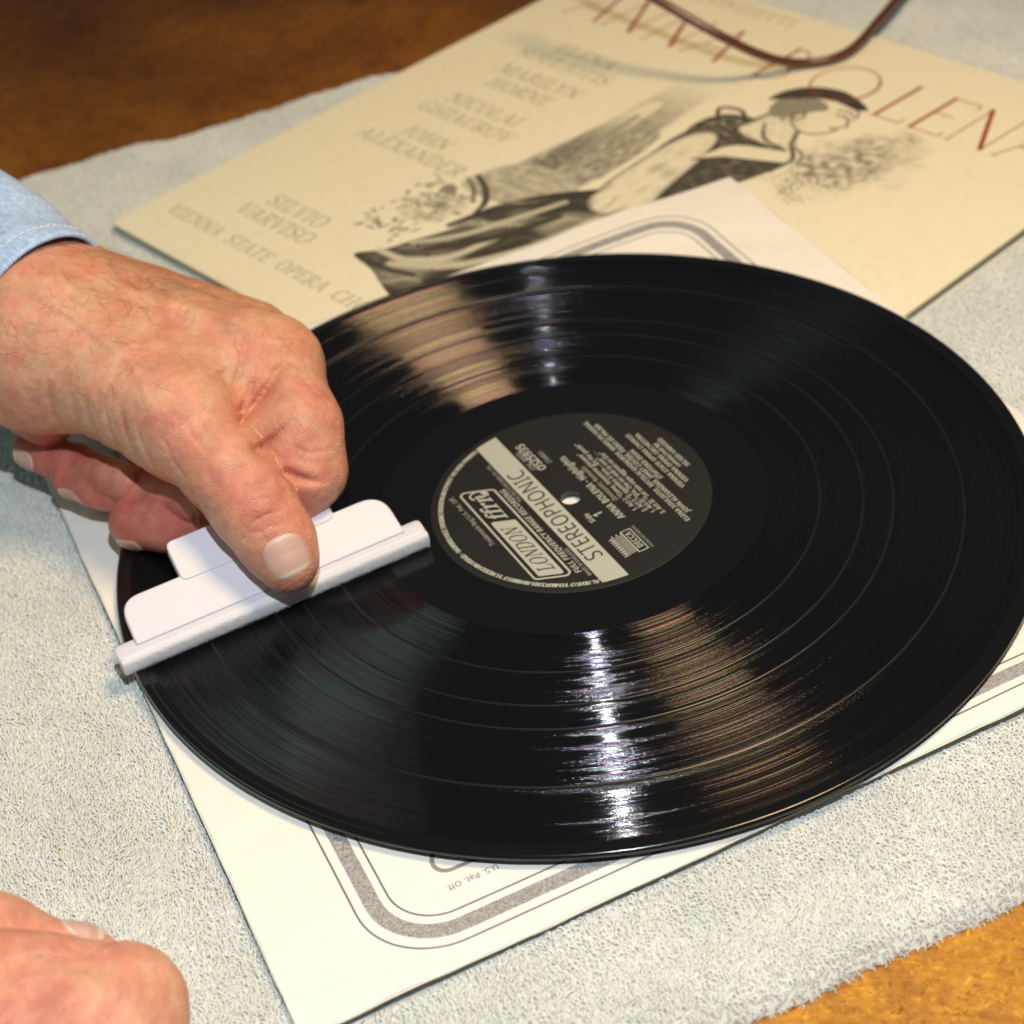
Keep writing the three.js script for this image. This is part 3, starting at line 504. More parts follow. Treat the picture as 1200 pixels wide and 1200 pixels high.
  const p = g.attributes.position; for (let i = 0; i < p.count; i++) { const s = p.getX(i), h = p.getY(i), d = p.getZ(i), q = V(at(s, 5.2 + dv * h - dz * (d - 1.1), 6.7 + dz * h + dv * (d - 1.1))); p.setXYZ(i, q.x, q.y, q.z); }
  g.computeVertexNormals(); mesh('handle', place(g, t), plastic, t);
  // thicker grip along the top step
  const gs = new THREE.Shape(), r0 = 2; gs.moveTo(28.2 + r0, h1 - 1); gs.lineTo(79.4 - r0, h1 - 1); gs.quadraticCurveTo(79.4, h1 - 1, 79.4, h1 - 1 + r0); gs.lineTo(79.4, h2 - r0); gs.quadraticCurveTo(79.4, h2, 79.4 - r0, h2); gs.lineTo(28.2 + r0, h2); gs.quadraticCurveTo(28.2, h2, 28.2, h2 - r0); gs.lineTo(28.2, h1 - 1 + r0); gs.quadraticCurveTo(28.2, h1 - 1, 28.2 + r0, h1 - 1);
  const gg = new THREE.ExtrudeGeometry(gs, { depth: 0.25, bevelEnabled: true, bevelSize: 0.5, bevelThickness: 0.4, bevelSegments: 3, curveSegments: 8 }), gp = gg.attributes.position;
  for (let i = 0; i < gp.count; i++) { const s = gp.getX(i), h = gp.getY(i), d = gp.getZ(i) + 3.0, q = V(at(s, 5.2 + dv * h - dz * (d - 1.1), 6.7 + dz * h + dv * (d - 1.1))); gp.setXYZ(i, q.x, q.y, q.z); }
  gg.computeVertexNormals(); mesh('grip', place(gg, t), plastic, t);
  // raised round-cornered pad on the grip and a moulding dimple at its end
  const g2 = new THREE.CylinderGeometry(0.0013, 0.0013, 0.0003, 24); g2.applyQuaternion(new THREE.Quaternion().setFromUnitVectors(new THREE.Vector3(0, 1, 0), P(-dz * vx, -dz * vy, dv).normalize())); const c2 = V(at(92.5, 5.2 + dv * 7.5 - dz * 1.75, 6.7 + dz * 7.5 + dv * 1.75)); g2.translate(c2.x, c2.y, c2.z);
  mesh('moulding_mark', place(g2, t), plastic, t);
}

// ---------------------------------------------------------------- the brown cord
{
  const t = thing('brown_cord', 'loop of thin brown cord touching the top of the cream record cover', 'cord', [19.0, 310.0, 3.0]);
  const pts = [[-99.9, 317.6, 60.0], [-71.8, 300.8, 52.0], [-43.5, 294.0, 40.0], [-27.3, 291.8, 32.0], [-13.1, 292.0, 24.0], [-0.4, 298.6, 14.0], [9.4, 306.2, 7.0], [18.6, 312.1, 3.6], [28.1, 316.3, 3.6], [35.0, 323.3, 4.2], [39.6, 334.0, 5.0], [43.8, 350.6, 6.0], [49.3, 370.1, 8.0], [54.5, 401.0, 9.0], [58.6, 443.8, 10.0]];
  const curve = new THREE.CatmullRomCurve3(pts.map(V), false, 'centripetal');
  const g = new THREE.TubeGeometry(curve, 160, 0.0021, 14, false); place(g, t);
  const map = dataTexture(64, 16, (x, y) => { const n = 0.85 + 0.3 * rnd(); return [0.36 * n, 0.2 * n, 0.14 * n]; }, true); map.repeat.set(8, 1);
  mesh('cord_sheath', g, phys({ map, roughness: 0.35, clearcoat: 0.3 }), t);
}

// ---------------------------------------------------------------- the person: both hands and the shirt cuff
{
  const person = thing('person', 'person in a pale blue shirt holding the white brush, other hand on the towel', 'person', [-150, -20, 0]);
  // signed distances of tapered capsules joined smoothly; all in millimetres
  const smin = (a, b, k) => { const h = Math.max(k - Math.abs(a - b), 0) / k; return Math.min(a, b) - h * h * k * 0.25; };
  function cap(a, b, r1, r2) {                                       // round cone
    const ba = [b[0] - a[0], b[1] - a[1], b[2] - a[2]], l2 = ba[0] ** 2 + ba[1] ** 2 + ba[2] ** 2;
    return (x, y, z) => { const px = x - a[0], py = y - a[1], pz = z - a[2], h = clamp((px * ba[0] + py * ba[1] + pz * ba[2]) / l2, 0, 1), qx = px - ba[0] * h, qy = py - ba[1] * h, qz = pz - ba[2] * h; return Math.sqrt(qx * qx + qy * qy + qz * qz) - (r1 + (r2 - r1) * h); };
  }
  const chain = (list, k) => { const c = []; for (let i = 0; i < list.length - 1; i++) c.push(cap(list[i].slice(0, 3), list[i + 1].slice(0, 3), list[i][3], list[i + 1][3])); return (x, y, z) => { let d = c[0](x, y, z); for (let i = 1; i < c.length; i++) d = smin(d, c[i](x, y, z), k); return d; }; };
  const J = (p, r) => [p[0], p[1], p[2], r];
  // a crease: a line cut into the surface, measured across the direction D it is looked at from
  const D = (() => { const v = [0.42, -0.66, 0.62], l = Math.hypot(...v); return v.map((q) => q / l); })();
  const crease = (pts, width, depth, grow = false) => {
    const flat = (p) => { const s = p[0] * D[0] + p[1] * D[1] + p[2] * D[2]; return [p[0] - s * D[0], p[1] - s * D[1], p[2] - s * D[2]]; };
    const q = new THREE.CatmullRomCurve3(pts.map((p) => new THREE.Vector3(...flat(p)))).getPoints(pts.length * 4).map((v) => [v.x, v.y, v.z]);
    const seg = q.slice(1).map((b, i) => cap(q[i], b, 0, 0)), mid = pts[Math.floor(pts.length / 2)], reach = Math.max(...pts.map((p) => Math.hypot(p[0] - mid[0], p[1] - mid[1], p[2] - mid[2]))) + 12, n = seg.length;
    return (x, y, z) => {
      if (Math.hypot(x - mid[0], y - mid[1], z - mid[2]) > reach + 6) return 0;
      const s = x * D[0] + y * D[1] + z * D[2], fx = x - s * D[0], fy = y - s * D[1], fz = z - s * D[2];
      let d = 99, at = 0; for (let i = 0; i < n; i++) { const e = seg[i](fx, fy, fz); if (e < d) { d = e; at = i / n; } }
      return d > width * 3 ? 0 : depth * Math.exp(-((d / width) ** 2)) * (grow ? Math.min(1, 0.05 + 1.3 * at) : Math.min(1, 4 * Math.min(at + 0.06, 1.06 - at)));
    };
  };
  // ---- surface nets over a box of cells, skipping blocks far from the surface
  function surface(f, lo, hi, cell) {
    const n = [0, 1, 2].map((i) => Math.ceil((hi[i] - lo[i]) / cell / 8) * 8 + 1), [nx, ny, nz] = n, F = new Float32Array(nx * ny * nz), id = (i, j, k) => (k * ny + j) * nx + i;
    for (let k = 0; k < nz; k += 8) for (let j = 0; j < ny; j += 8) for (let i = 0; i < nx; i += 8) {
      const d = f(lo[0] + (i + 3.5) * cell, lo[1] + (j + 3.5) * cell, lo[2] + (k + 3.5) * cell), far = Math.abs(d) > 8 * cell * 0.87 + 3;
      for (let c = k; c < Math.min(nz, k + 8); c++) for (let b = j; b < Math.min(ny, j + 8); b++) for (let a = i; a < Math.min(nx, i + 8); a++) F[id(a, b, c)] = far ? d : f(lo[0] + a * cell, lo[1] + b * cell, lo[2] + c * cell);
    }
    const at = new Int32Array(nx * ny * nz).fill(-1), pos = [], ix = [];
    const E = [[0, 1], [2, 3], [4, 5], [6, 7], [0, 2], [1, 3], [4, 6], [5, 7], [0, 4], [1, 5], [2, 6], [3, 7]], v = new Float32Array(8);
    for (let k = 0; k < nz - 1; k++) for (let j = 0; j < ny - 1; j++) for (let i = 0; i < nx - 1; i++) {
      let inside = 0; for (let c = 0; c < 8; c++) { v[c] = F[id(i + (c & 1), j + ((c >> 1) & 1), k + (c >> 2))]; if (v[c] < 0) inside++; }
      if (inside === 0 || inside === 8) continue;
      let x = 0, y = 0, z = 0, m = 0;
      for (const [a, b] of E) { if (v[a] < 0 === v[b] < 0) continue; const s = v[a] / (v[a] - v[b]); x += (a & 1) + s * ((b & 1) - (a & 1)); y += ((a >> 1) & 1) + s * (((b >> 1) & 1) - ((a >> 1) & 1)); z += (a >> 2) + s * ((b >> 2) - (a >> 2)); m++; }
      at[id(i, j, k)] = pos.length; pos.push([lo[0] + (i + x / m) * cell, lo[1] + (j + y / m) * cell, lo[2] + (k + z / m) * cell]);
    }
    const quad = (a, b, c, d, flip) => { if (a < 0 || b < 0 || c < 0 || d < 0) return; flip ? ix.push(a, c, b, a, d, c) : ix.push(a, b, c, a, c, d); };
    for (let k = 1; k < nz - 1; k++) for (let j = 1; j < ny - 1; j++) for (let i = 1; i < nx - 1; i++) {
      const s = F[id(i, j, k)] < 0;
      if (s !== F[id(i + 1, j, k)] < 0) quad(at[id(i, j - 1, k - 1)], at[id(i, j, k - 1)], at[id(i, j, k)], at[id(i, j - 1, k)], !s);
      if (s !== F[id(i, j + 1, k)] < 0) quad(at[id(i - 1, j, k - 1)], at[id(i - 1, j, k)], at[id(i, j, k)], at[id(i, j, k - 1)], !s);
      if (s !== F[id(i, j, k + 1)] < 0) quad(at[id(i - 1, j - 1, k)], at[id(i, j - 1, k)], at[id(i, j, k)], at[id(i - 1, j, k)], !s);
    }
    return { pos, ix };
  }
  // ---- the hand that holds the brush
  const arm = (s, e) => { const c = [-177.8, -13.1, 60.0]; return [c[0] + 0.86 * s + 0.463 * e, c[1] - 0.5 * s + 0.439 * e, c[2] - 0.07 * s + 0.769 * e]; };
  const palm = [
    cap(arm(-110, 9), arm(0, 9), 22, 21), cap(arm(-110, -9), arm(0, -9), 22, 21),   // forearm inside the cuff
    cap([-179.2, -11.7, 60.0], [-172.3, -15.8, 60.0], 23.6, 24), cap([-180.6, -19.0, 53.0], [-172.5, -22.2, 52.0], 20.5, 21),   // wrist
    cap([-169.7, 2.1, 60.0], [-99.5, -5.5, 49.0], 20, 14.8),                      // first knuckle's bone
    cap([-167.5, -17.3, 56.0], [-112.6, -40.1, 50.0], 22, 17),                      // ball of the thumb
    cap([-158.5, -10.4, 55.0], [-113.4, -16.1, 46.0], 23, 19),
    cap([-185.6, -22.4, 40.0], [-177.8, -22.3, 33.0], 13, 12),                        // heel of the hand
    cap([-186.3, 33.4, 40.0], [-120.3, 25.0, 34.0], 19, 15),                       // the other knuckles, behind
  ];
  const thumb = chain([J([-137.6, -27.4, 52.0], 16), J([-112.0, -40.5, 49.0], 16.2), J([-92.3, -52.7, 42.0], 13.4), J([-81.3, -59.6, 34.0], 12.6), J([-73.1, -64.5, 25.5], 11.2), J([-68.5, -68.7, 21.5], 9.2)], 5);
  const index = chain([J([-102.2, -5.0, 49.0], 16), J([-94.8, -5.3, 48.0], 14.2), J([-78.0, -27.3, 42.0], 12.3), J([-75.1, -35.8, 31.0], 12.2), J([-82.2, -40.1, 20.0], 10), J([-91.3, -42.6, 15.0], 8.5)], 6);
  const indexPad = chain([J([-101.3, -17.2, 42.0], 11), J([-89.1, -30.3, 36.0], 12), J([-81.9, -36.8, 28.0], 11)], 4);
  const middle = chain([J([-87.6, -35.2, 26.0], 9), J([-104.8, -45.8, 17.0], 9.2), J([-121.2, -49.0, 13.6], 9.4), J([-133.7, -49.9, 12.4], 9.1)], 4);
  const ring = chain([J([-106.4, -48.5, 24.0], 8), J([-135.0, -39.3, 16.0], 8.3), J([-153.3, -35.8, 15.0], 8.3), J([-165.2, -33.5, 14.5], 8.0)], 4);
  const pinky = chain([J([-138.4, -41.9, 22.0], 6.6), J([-165.9, -30.3, 16.0], 7.2), J([-187.0, -24.2, 15.5], 6.8)], 4);
  const cr = [
    crease([[-107.5, -20.1, 55.0], [-105.4, -20.4, 50.0], [-95.6, -31.9, 46.0]], 2.6, 1.3), crease([[-90.9, 0.8, 50.0], [-93.7, -12.9, 46.0], [-97.9, -28.8, 42.0]], 1.6, 2.4, true),
    crease([[-77.5, -28.0, 46.0], [-83.4, -33.6, 42.0], [-89.4, -37.5, 38.0]], 1.4, 2.2, true), crease([[-65.9, -39.1, 30.0], [-72.4, -39.3, 30.0], [-81.0, -37.3, 30.0]], 1.4, 2.2, true),
    crease([[-97.1, -16.2, 52.0], [-96.6, -24.6, 48.0], [-98.2, -31.4, 46.0]], 1.1, 0.7), crease([[-101.8, -13.0, 54.0], [-102.6, -19.9, 50.0]], 1.0, 0.7),
    crease([[-75.5, -73.2, 40.0], [-72.7, -68.6, 40.0], [-69.2, -66.3, 40.0]], 0.7, 0.5), crease([[-79.2, -69.7, 42.0], [-77.0, -64.4, 42.0], [-72.6, -62.8, 42.0]], 0.8, 0.35), crease([[-72.8, -75.9, 38.0], [-70.2, -71.4, 38.0], [-66.3, -69.9, 38.0]], 0.7, 0.3),
    crease([[-142.2, -43.9, 60.0], [-138.1, -51.5, 56.0], [-133.0, -59.6, 50.0]], 1.0, 0.45), crease([[-133.7, -47.1, 60.0], [-129.0, -55.3, 55.0], [-121.7, -65.0, 50.0]], 0.9, 0.45), crease([[-126.4, -49.5, 60.0], [-120.8, -58.3, 55.0], [-113.7, -66.6, 50.0]], 0.9, 0.5), crease([[-147.9, -42.5, 60.0], [-145.4, -48.2, 56.0], [-142.1, -54.1, 50.0]], 1.0, 0.4), crease([[-118.5, -55.3, 58.0], [-113.1, -62.2, 54.0], [-107.5, -67.2, 50.0]], 0.8, 0.4), crease([[-159.2, -36.8, 58.0], [-155.8, -45.2, 56.0], [-153.3, -49.6, 50.0]], 1.0, 0.4), crease([[-110.3, -54.8, 56.0], [-104.0, -62.8, 54.0], [-98.1, -67.3, 50.0]], 0.7, 0.3),
    crease([[-81.8, -13.7, 52.0], [-77.6, -15.1, 46.0], [-73.1, -15.3, 44.0]], 0.8, 0.25), crease([[-81.0, -20.6, 52.0], [-76.7, -21.4, 46.0], [-69.9, -19.5, 42.0]], 0.8, 0.3), crease([[-74.9, -41.0, 46.0], [-70.5, -39.4, 42.0], [-66.7, -30.1, 36.0]], 0.8, 0.25), crease([[-73.3, -42.5, 42.0], [-69.2, -40.2, 38.0], [-66.2, -30.2, 32.0]], 0.8, 0.2), crease([[-90.0, -20.6, 56.0], [-88.0, -13.7, 54.0], [-85.6, -5.8, 50.0]], 1.2, 0.3), crease([[-99.8, -5.8, 58.0], [-95.5, -1.3, 56.0], [-90.9, 3.3, 52.0]], 1.2, 0.3),
    crease([[-100.9, -39.0, 58.0], [-100.4, -47.0, 54.0], [-93.2, -49.3, 50.0]], 0.9, 0.25), crease([[-104.2, -43.2, 58.0], [-102.2, -52.1, 56.0], [-95.3, -54.9, 50.0]], 0.9, 0.25), crease([[-87.3, -62.9, 48.0], [-85.0, -59.1, 48.0], [-83.8, -53.8, 46.0]], 0.8, 0.25), crease([[-78.5, -79.4, 36.0], [-76.6, -73.4, 36.0], [-73.6, -71.3, 36.0]], 0.7, 0.25),
    crease([[-104.8, -56.4, 30.0], [-100.9, -59.2, 28.0], [-101.1, -62.1, 24.0]], 0.6, 0.35), crease([[-107.4, -56.0, 30.0], [-103.7, -59.7, 28.0], [-103.5, -63.4, 24.0]], 0.6, 0.3),
  ];
  const veins = [[[[-172.8, -20.8, 84.0], [-141.8, -37.0, 84.0], [-124.2, -47.5, 84.0], [-120.9, -38.8, 80.0], [-108.4, -33.4, 76.0]], 1.6, -0.75], [[[-129.1, -51.6, 80.0], [-123.2, -47.0, 80.0], [-113.1, -55.2, 78.0], [-107.3, -61.9, 74.0]], 1.6, -0.6], [[[-148.5, -13.3, 84.0], [-126.7, -15.6, 80.0], [-111.3, -12.6, 74.0], [-96.9, -8.3, 66.0]], 2.2, -0.9]].map(([p, w, d]) => crease(p, w, d));
  const bones = [[[[-121.3, -15.2, 78.0], [-107.0, -10.9, 70.0], [-92.2, -8.6, 62.0]], 4, -1.0], [[[-125.8, -54.4, 76.0], [-109.2, -60.4, 72.0], [-95.9, -64.7, 66.0]], 5, -0.8]].map(([p, w, d]) => crease(p, w, d));
  function leftRaw(x, y, z) {
    let d = palm[0](x, y, z); for (let i = 1; i < palm.length; i++) d = smin(d, palm[i](x, y, z), i === 7 ? 1.5 : 12);
    const a = smin(d, thumb(x, y, z), 8), b = smin(d, index(x, y, z), 8), ip = indexPad(x, y, z);
    let o = Math.min(a, smin(b, ip, 5));
    o = smin(o, Math.min(middle(x, y, z), ring(x, y, z), pinky(x, y, z)), 1.6);
    return o;
  }
  function fine(x, y, z) {                                            // pores, furrows and small folds of skin
    const s = 0.3 * N(x / 9, y / 9, z / 9) + 0.16 * N(x / 2.6, y / 2.6, z / 2.6), a = N(x / 1.5 + s, y / 1.5, z / 1.5), b = N(x / 1.1 + 9, y / 1.1 + 4, z / 1.1);
    return s * 0.8 + 0.15 * Math.abs(a) + 0.1 * Math.abs(b) ;
  }
  function left(x, y, z) { const d = leftRaw(x, y, z); if (Math.abs(d) > 4) return d; let e = d; for (const c of cr) e += c(x, y, z); for (const c of veins) e += c(x, y, z); for (const c of bones) e += c(x, y, z); return e + fine(x, y, z) - 0.1; }
  // ---- the other hand, a loose fist on the towel
  const fist = [cap([-99.5, -251.8, 30.0], [-65.3, -239.6, 26.0], 24, 17), cap([-75.3, -240.4, 30.0], [-58.9, -234.1, 26.0], 15.2, 13.2), cap([-58.9, -234.1, 26.0], [-42.1, -229.4, 23.0], 13, 13.4), cap([-42.1, -229.4, 23.0], [-36.7, -239.6, 15.0], 12.8, 11.5), cap([-74.0, -250.0, 24.0], [-42.4, -242.0, 20.0], 20, 16)];
  const thumb2 = chain([J([-90.8, -225.8, 32.0], 15), J([-79.2, -222.9, 28.0], 11.2), J([-67.6, -219.7, 24.0], 6.8), J([-60.7, -216.1, 21.0], 6.0), J([-58.7, -214.9, 20.0], 5.2)], 5);
  const cr2 = [crease([[-48.0, -226.3, 36.0], [-42.4, -233.0, 38.0], [-39.4, -239.5, 38.0]], 1.2, 0.4), crease([[-44.7, -225.6, 36.0], [-38.8, -232.1, 38.0], [-34.9, -239.7, 38.0]], 1.0, 0.35), crease([[-63.8, -230.1, 40.0], [-56.9, -227.9, 36.0], [-48.8, -223.5, 32.0]], 0.8, 0.5), crease([[-65.4, -219.1, 32.0], [-62.4, -222.0, 32.0]], 0.7, 0.3), crease([[-33.7, -224.5, 36.0], [-29.9, -228.5, 36.0], [-27.5, -232.6, 34.0]], 0.9, 0.35), crease([[-32.4, -222.7, 34.0], [-28.4, -227.2, 34.0], [-26.0, -232.0, 32.0]], 0.8, 0.3), crease([[-36.4, -226.1, 38.0], [-32.4, -230.6, 38.0], [-29.8, -235.8, 36.0]], 1.0, 0.3), crease([[-64.4, -239.0, 44.0], [-56.4, -230.8, 40.0], [-45.0, -224.1, 36.0]], 1.6, 1.0), crease([[-58.4, -241.2, 44.0], [-52.4, -244.6, 44.0], [-49.1, -249.7, 44.0]], 2, 0.6)];
  function right(x, y, z) { let d = fist[0](x, y, z); for (let i = 1; i < fist.length; i++) d = smin(d, fist[i](x, y, z), 9); d = smin(d, thumb2(x, y, z), 0.9); if (Math.abs(d) > 4) return d; for (const c of cr2) d += c(x, y, z); return d + fine(x, y, z) - 0.1; }

  const CELL = 0.8;
  const A = surface(left, [-262, -90, 1], [-62, 66, 100], CELL), B = surface(right, [-150, -300, -9], [-20, -190, 62], CELL);
  const grad = (f, p, e = 0.5) => { const g = [f(p[0] + e, p[1], p[2]) - f(p[0] - e, p[1], p[2]), f(p[0], p[1] + e, p[2]) - f(p[0], p[1] - e, p[2]), f(p[0], p[1], p[2] + e) - f(p[0], p[1], p[2] - e)], l = Math.hypot(...g) || 1; return g.map((q) => q / l); };
  const near = (p, c, r) => Math.exp(-((Math.hypot(p[0] - c[0], p[1] - c[1], p[2] - c[2]) / r) ** 2));
  const spots = []; for (let i = 0; i < 60; i++) spots.push([[-167.6, -10.7, 78.0], [-131.2, -34.0, 74.0], [-113.8, -15.8, 70.0], [-131.7, -7.7, 76.0], [-158.1, -32.2, 70.0], [-101.5, -7.0, 62.0]][i % 6].map((v, j) => v + rr(-16, 16)).concat(rr(0.8, 2.4), rr(0.2, 0.6)));
  const scars = [[...[-118.2, -49.1, 74.0], 4, 0.5], [...[-118.2, -40.4, 74.0], 3, 0.35], [...[-143.2, -37.8, 76.0], 2.2, 0.5], [...[-157.9, -15.5, 80.0], 4, 0.5], [...[-118.2, -53.2, 76.0], 2, 0.5]];
  const reds = [[...[-101.1, -60.4, 64.0], 14, 0.7], [...[-74.3, -68.4, 46.0], 12, 0.6], [...[-71.0, -51.3, 36.0], 16, 0.5], [...[-79.6, -24.6, 50.0], 14, 0.35], [...[-132.8, -50.8, 14.0], 18, 1.5], [...[-110.6, -49.3, 18.0], 14, 1.3], [...[-163.8, -39.7, 17.0], 18, 1.4], [...[-187.3, -27.0, 18.0], 15, 1.3], [...[-190.1, -21.6, 40.0], 18, 0.7], [...[-65.1, -73.2, 26.0], 9, 0.3], [...[-52.1, -247.2, 46.0], 14, 0.8], [...[-56.8, -222.8, 30.0], 12, 0.4], [...[-75.9, -229.8, 40.0], 14, 0.5]];
  // skin relief: tiny irregular fields between fine furrows
  const S = 512, G = 34, cells = []; for (let i = 0; i < G * G; i++) cells.push([rnd(), rnd()]);
  const relief = dataTexture(S, S, (x, y) => {
    const u = (x / S) * G, v = (y / S) * G, ci = Math.floor(u), cj = Math.floor(v); let a = 9, b = 9;
    for (let j = -1; j <= 1; j++) for (let i = -1; i <= 1; i++) { const q = cells[((cj + j + G) % G) * G + (ci + i + G) % G], d = Math.hypot((ci + i + q[0] - u) * 1.25, cj + j + q[1] - v); if (d < a) { b = a; a = d; } else if (d < b) b = d; }
    const h = sstep(0, 0.32, b - a) * 0.8 + 0.2 * (1 - a); return [h, h, h];
  });
  relief.repeat.set(1 / 0.034, 1 / 0.03);
  const skin = phys({ bumpMap: relief, bumpScale: 0.0001, vertexColors: true, roughness: 0.44, specularIntensity: 0.65, sheen: 0.1, sheenColor: lin(1, 0.7, 0.55), sheenRoughness: 0.5 });
  for (const [S, f, name] of [[A, left, 'hand'], [B, right, 'hand_001']]) {
    const o = 0, pos = [], col = [], nor = [], uv = [], ix = [];
    for (const p of S.pos) {
      const q = V(p).sub(person.position); pos.push(q.x, q.y, q.z);
      const n = grad(f, p); nor.push(n[0], n[2], -n[1]);
      let red = 0; for (const c of reds) red += c[4] * near(p, c, c[3]);
      red = clamp(red + 0.55 * N(p[0] / 11, p[1] / 11, p[2] / 11) + 0.5 * N(p[0] / 4, p[1] / 4, p[2] / 4), -0.4, 1.5);
      let dark = 0; for (const c of spots) dark += c[4] * near(p, c, c[3]); for (const c of scars) dark += c[4] * near(p, c, c[3]);
      dark = clamp(dark, 0, 0.8);
      const m = 1 + 0.12 * N(p[0] / 1.9, p[1] / 1.9, p[2] / 1.9) + 0.14 * N(p[0] / 6, p[1] / 6, p[2] / 6) + 0.12 * N(p[0] / 17, p[1] / 17, p[2] / 17);
      const tan = sstep(-40, 30, p[1] - 0) * (f === left ? 1 : 0.4);  // sunned towards the wrist and the back of the hand
      col.push(m * lerp(lerp(0.65, 0.62, tan), 0.28, dark) * (1 - 0.16 * Math.max(0, red - 0.4)), m * lerp(lerp(0.31, 0.28, tan) - 0.115 * red, 0.12, dark), m * lerp(lerp(0.195, 0.15, tan) - 0.06 * red, 0.07, dark));
      uv.push(p[0] / 1000, (p[1] * 0.68 + p[2] * 0.73) / 1000);
    }
    for (const i of S.ix) ix.push(i + o);
    const g = geo(pos, ix, uv, col); g.setAttribute('normal', new THREE.BufferAttribute(new Float32Array(nor), 3));
    mesh(name, g, skin, person);
  }

  // ---- nails: thin curved plates laid on the fingertips
  const nailMat = phys({ vertexColors: true, roughness: 0.42, clearcoat: 0.15, clearcoatRoughness: 0.35 });
  function nail(f, c, along, toward, len, wid, lift = 0.25) {          // centre, growing direction, the side it faces
    const unit = (v) => { const l = Math.hypot(...v); return v.map((q) => q / l); }, d = unit(toward); let a = unit(along); const dt = a[0] * d[0] + a[1] * d[1] + a[2] * d[2]; a = unit(a.map((q, i) => q - dt * d[i]));
    const w = [d[1] * a[2] - d[2] * a[1], d[2] * a[0] - d[0] * a[2], d[0] * a[1] - d[1] * a[0]], n = 22, top = [], col = [], ix = [];
    for (let j = 0; j <= n; j++) for (let i = 0; i <= n; i++) {
      let s = i / n * 2 - 1, t = j / n * 2 - 1; const k = s > 0 ? 3.2 : 2.6, m = Math.pow(Math.pow(Math.abs(s), k) + Math.pow(Math.abs(t), k), 1 / k) || 1, mx = Math.max(Math.abs(s), Math.abs(t)), sc = mx / m; s *= sc; t *= sc;
      const o = [0, 1, 2].map((q) => c[q] + a[q] * s * len / 2 + w[q] * t * wid / 2 + d[q] * 16); let h = 0; for (let it = 0; it < 60; it++) { const e = f(o[0] - d[0] * h, o[1] - d[1] * h, o[2] - d[2] * h); if (e < 0.03 || h > 30) break; h += Math.max(0.02, e * 0.7); }
      const edge = 1 - Math.max(Math.abs(i / n * 2 - 1), Math.abs(j / n * 2 - 1)), up = (edge < 0.02 ? -0.35 : lift * Math.min(1, edge * 6) + 0.02) + (s > 0.6 ? 0.3 * (s - 0.6) : 0);
      top.push([0, 1, 2].map((q) => o[q] - d[q] * (h - up)));
      const free = sstep(0.66, 0.76, s + 0.12 * t * t), moon = 1 - sstep(-0.85, -0.6, s - 0.2 * t * t), ridge = 1 + 0.03 * N(t * 16, s * 0.6, 3);
      col.push(ridge * lerp(lerp(0.60, 0.66, moon), 0.72, free), ridge * lerp(lerp(0.37, 0.45, moon), 0.60, free), ridge * lerp(lerp(0.29, 0.36, moon), 0.42, free));
    }
    for (let j = 0; j < n; j++) for (let i = 0; i < n; i++) { const q = j * (n + 1) + i; ix.push(q, q + 1, q + n + 2, q, q + n + 2, q + n + 1); }
    const pp = []; top.forEach((p) => { const v = V(p).sub(person.position); pp.push(v.x, v.y, v.z); });
    return geo(pp, ix, null, col);
  }
  const smoothLeft = leftRaw, sub = (a, b) => a.map((v, i) => v - b[i]);
  mesh('fingernail', nail(smoothLeft, [-64.3, -75.3, 31.0], sub([-62.0, -76.7, 24.0], [-70.7, -68.8, 33.0]), [0.42, -0.62, 0.66], 13.6, 14.2), nailMat, person);
  mesh('fingernail_001', nail(smoothLeft, [-162.9, -38.2, 11.5], sub([-172.0, -39.2, 12.5], [-156.8, -38.7, 13.5]), [-0.05, -0.95, 0.12], 11, 8), nailMat, person);
  mesh('fingernail_002', nail(smoothLeft, [-186.6, -27.2, 14.5], sub([-196.0, -23.5, 14.5], [-177.6, -31.3, 15.5]), [0.02, -0.86, 0.46], 11, 8), nailMat, person);
  mesh('fingernail_003', nail(smoothLeft, [-133.7, -59.1, 8.0], sub([-140.5, -58.4, 10.0], [-128.3, -58.7, 10.0]), [-0.2, -0.85, -0.5], 9.5, 8), nailMat, person);
  mesh('fingernail_004', nail(right, [-61.2, -214.5, 24.0], sub([-57.8, -211.2, 20.0], [-65.4, -216.0, 25.0]), [-0.1, 0.5, 0.8], 10.5, 8), nailMat, person);

  // ---- hairs on the wrist and the back of the hand
  {
    const hp = [], hx = []; let count = 0;
    const seeds = [[[-153.2, -6.7, 80.0], 34, 26, 95], [[-152.9, -41.3, 80.0], 34, 34, 95], [[-131.7, -7.7, 76.0], 24, 12, 60], [[-132.2, -0.6, 76.0], 22, 5, 60], [[-156.5, 5.5, 80.0], 20, 6, 60], [[-128.3, -33.5, 74.0], 34, 24, 40], [[-98.2, -8.5, 60.0], 18, 12, 14]];
    for (const [c, sx, sy, m] of seeds) for (let i = 0; i < m; i++) {
      const gx = rr(-1, 1) + rr(-1, 1), gy = rr(-1, 1) + rr(-1, 1), o = [c[0] + gx * sx * 0.6 + D[0] * 30, c[1] + gy * sy * 0.6 + D[1] * 30, c[2] + D[2] * 30];
      let h = 0, hit = false; for (let it = 0; it < 50; it++) { const e = leftRaw(o[0] - D[0] * h, o[1] - D[1] * h, o[2] - D[2] * h); if (e < 0.1) { hit = true; break; } h += e * 0.8; if (h > 80) break; }
      if (!hit) continue;
      let p = [0, 1, 2].map((q) => o[q] - D[q] * h), n = grad(leftRaw, p);
      let dir = [0.80 + rr(-0.5, 0.5), -0.25 + rr(-0.8, 0.7), rr(-0.3, 0.3)], lift = rr(0.12, 0.42), len = rr(4, 11), rad = rr(0.018, 0.034), turn = rr(-0.22, 0.22), pts = [];
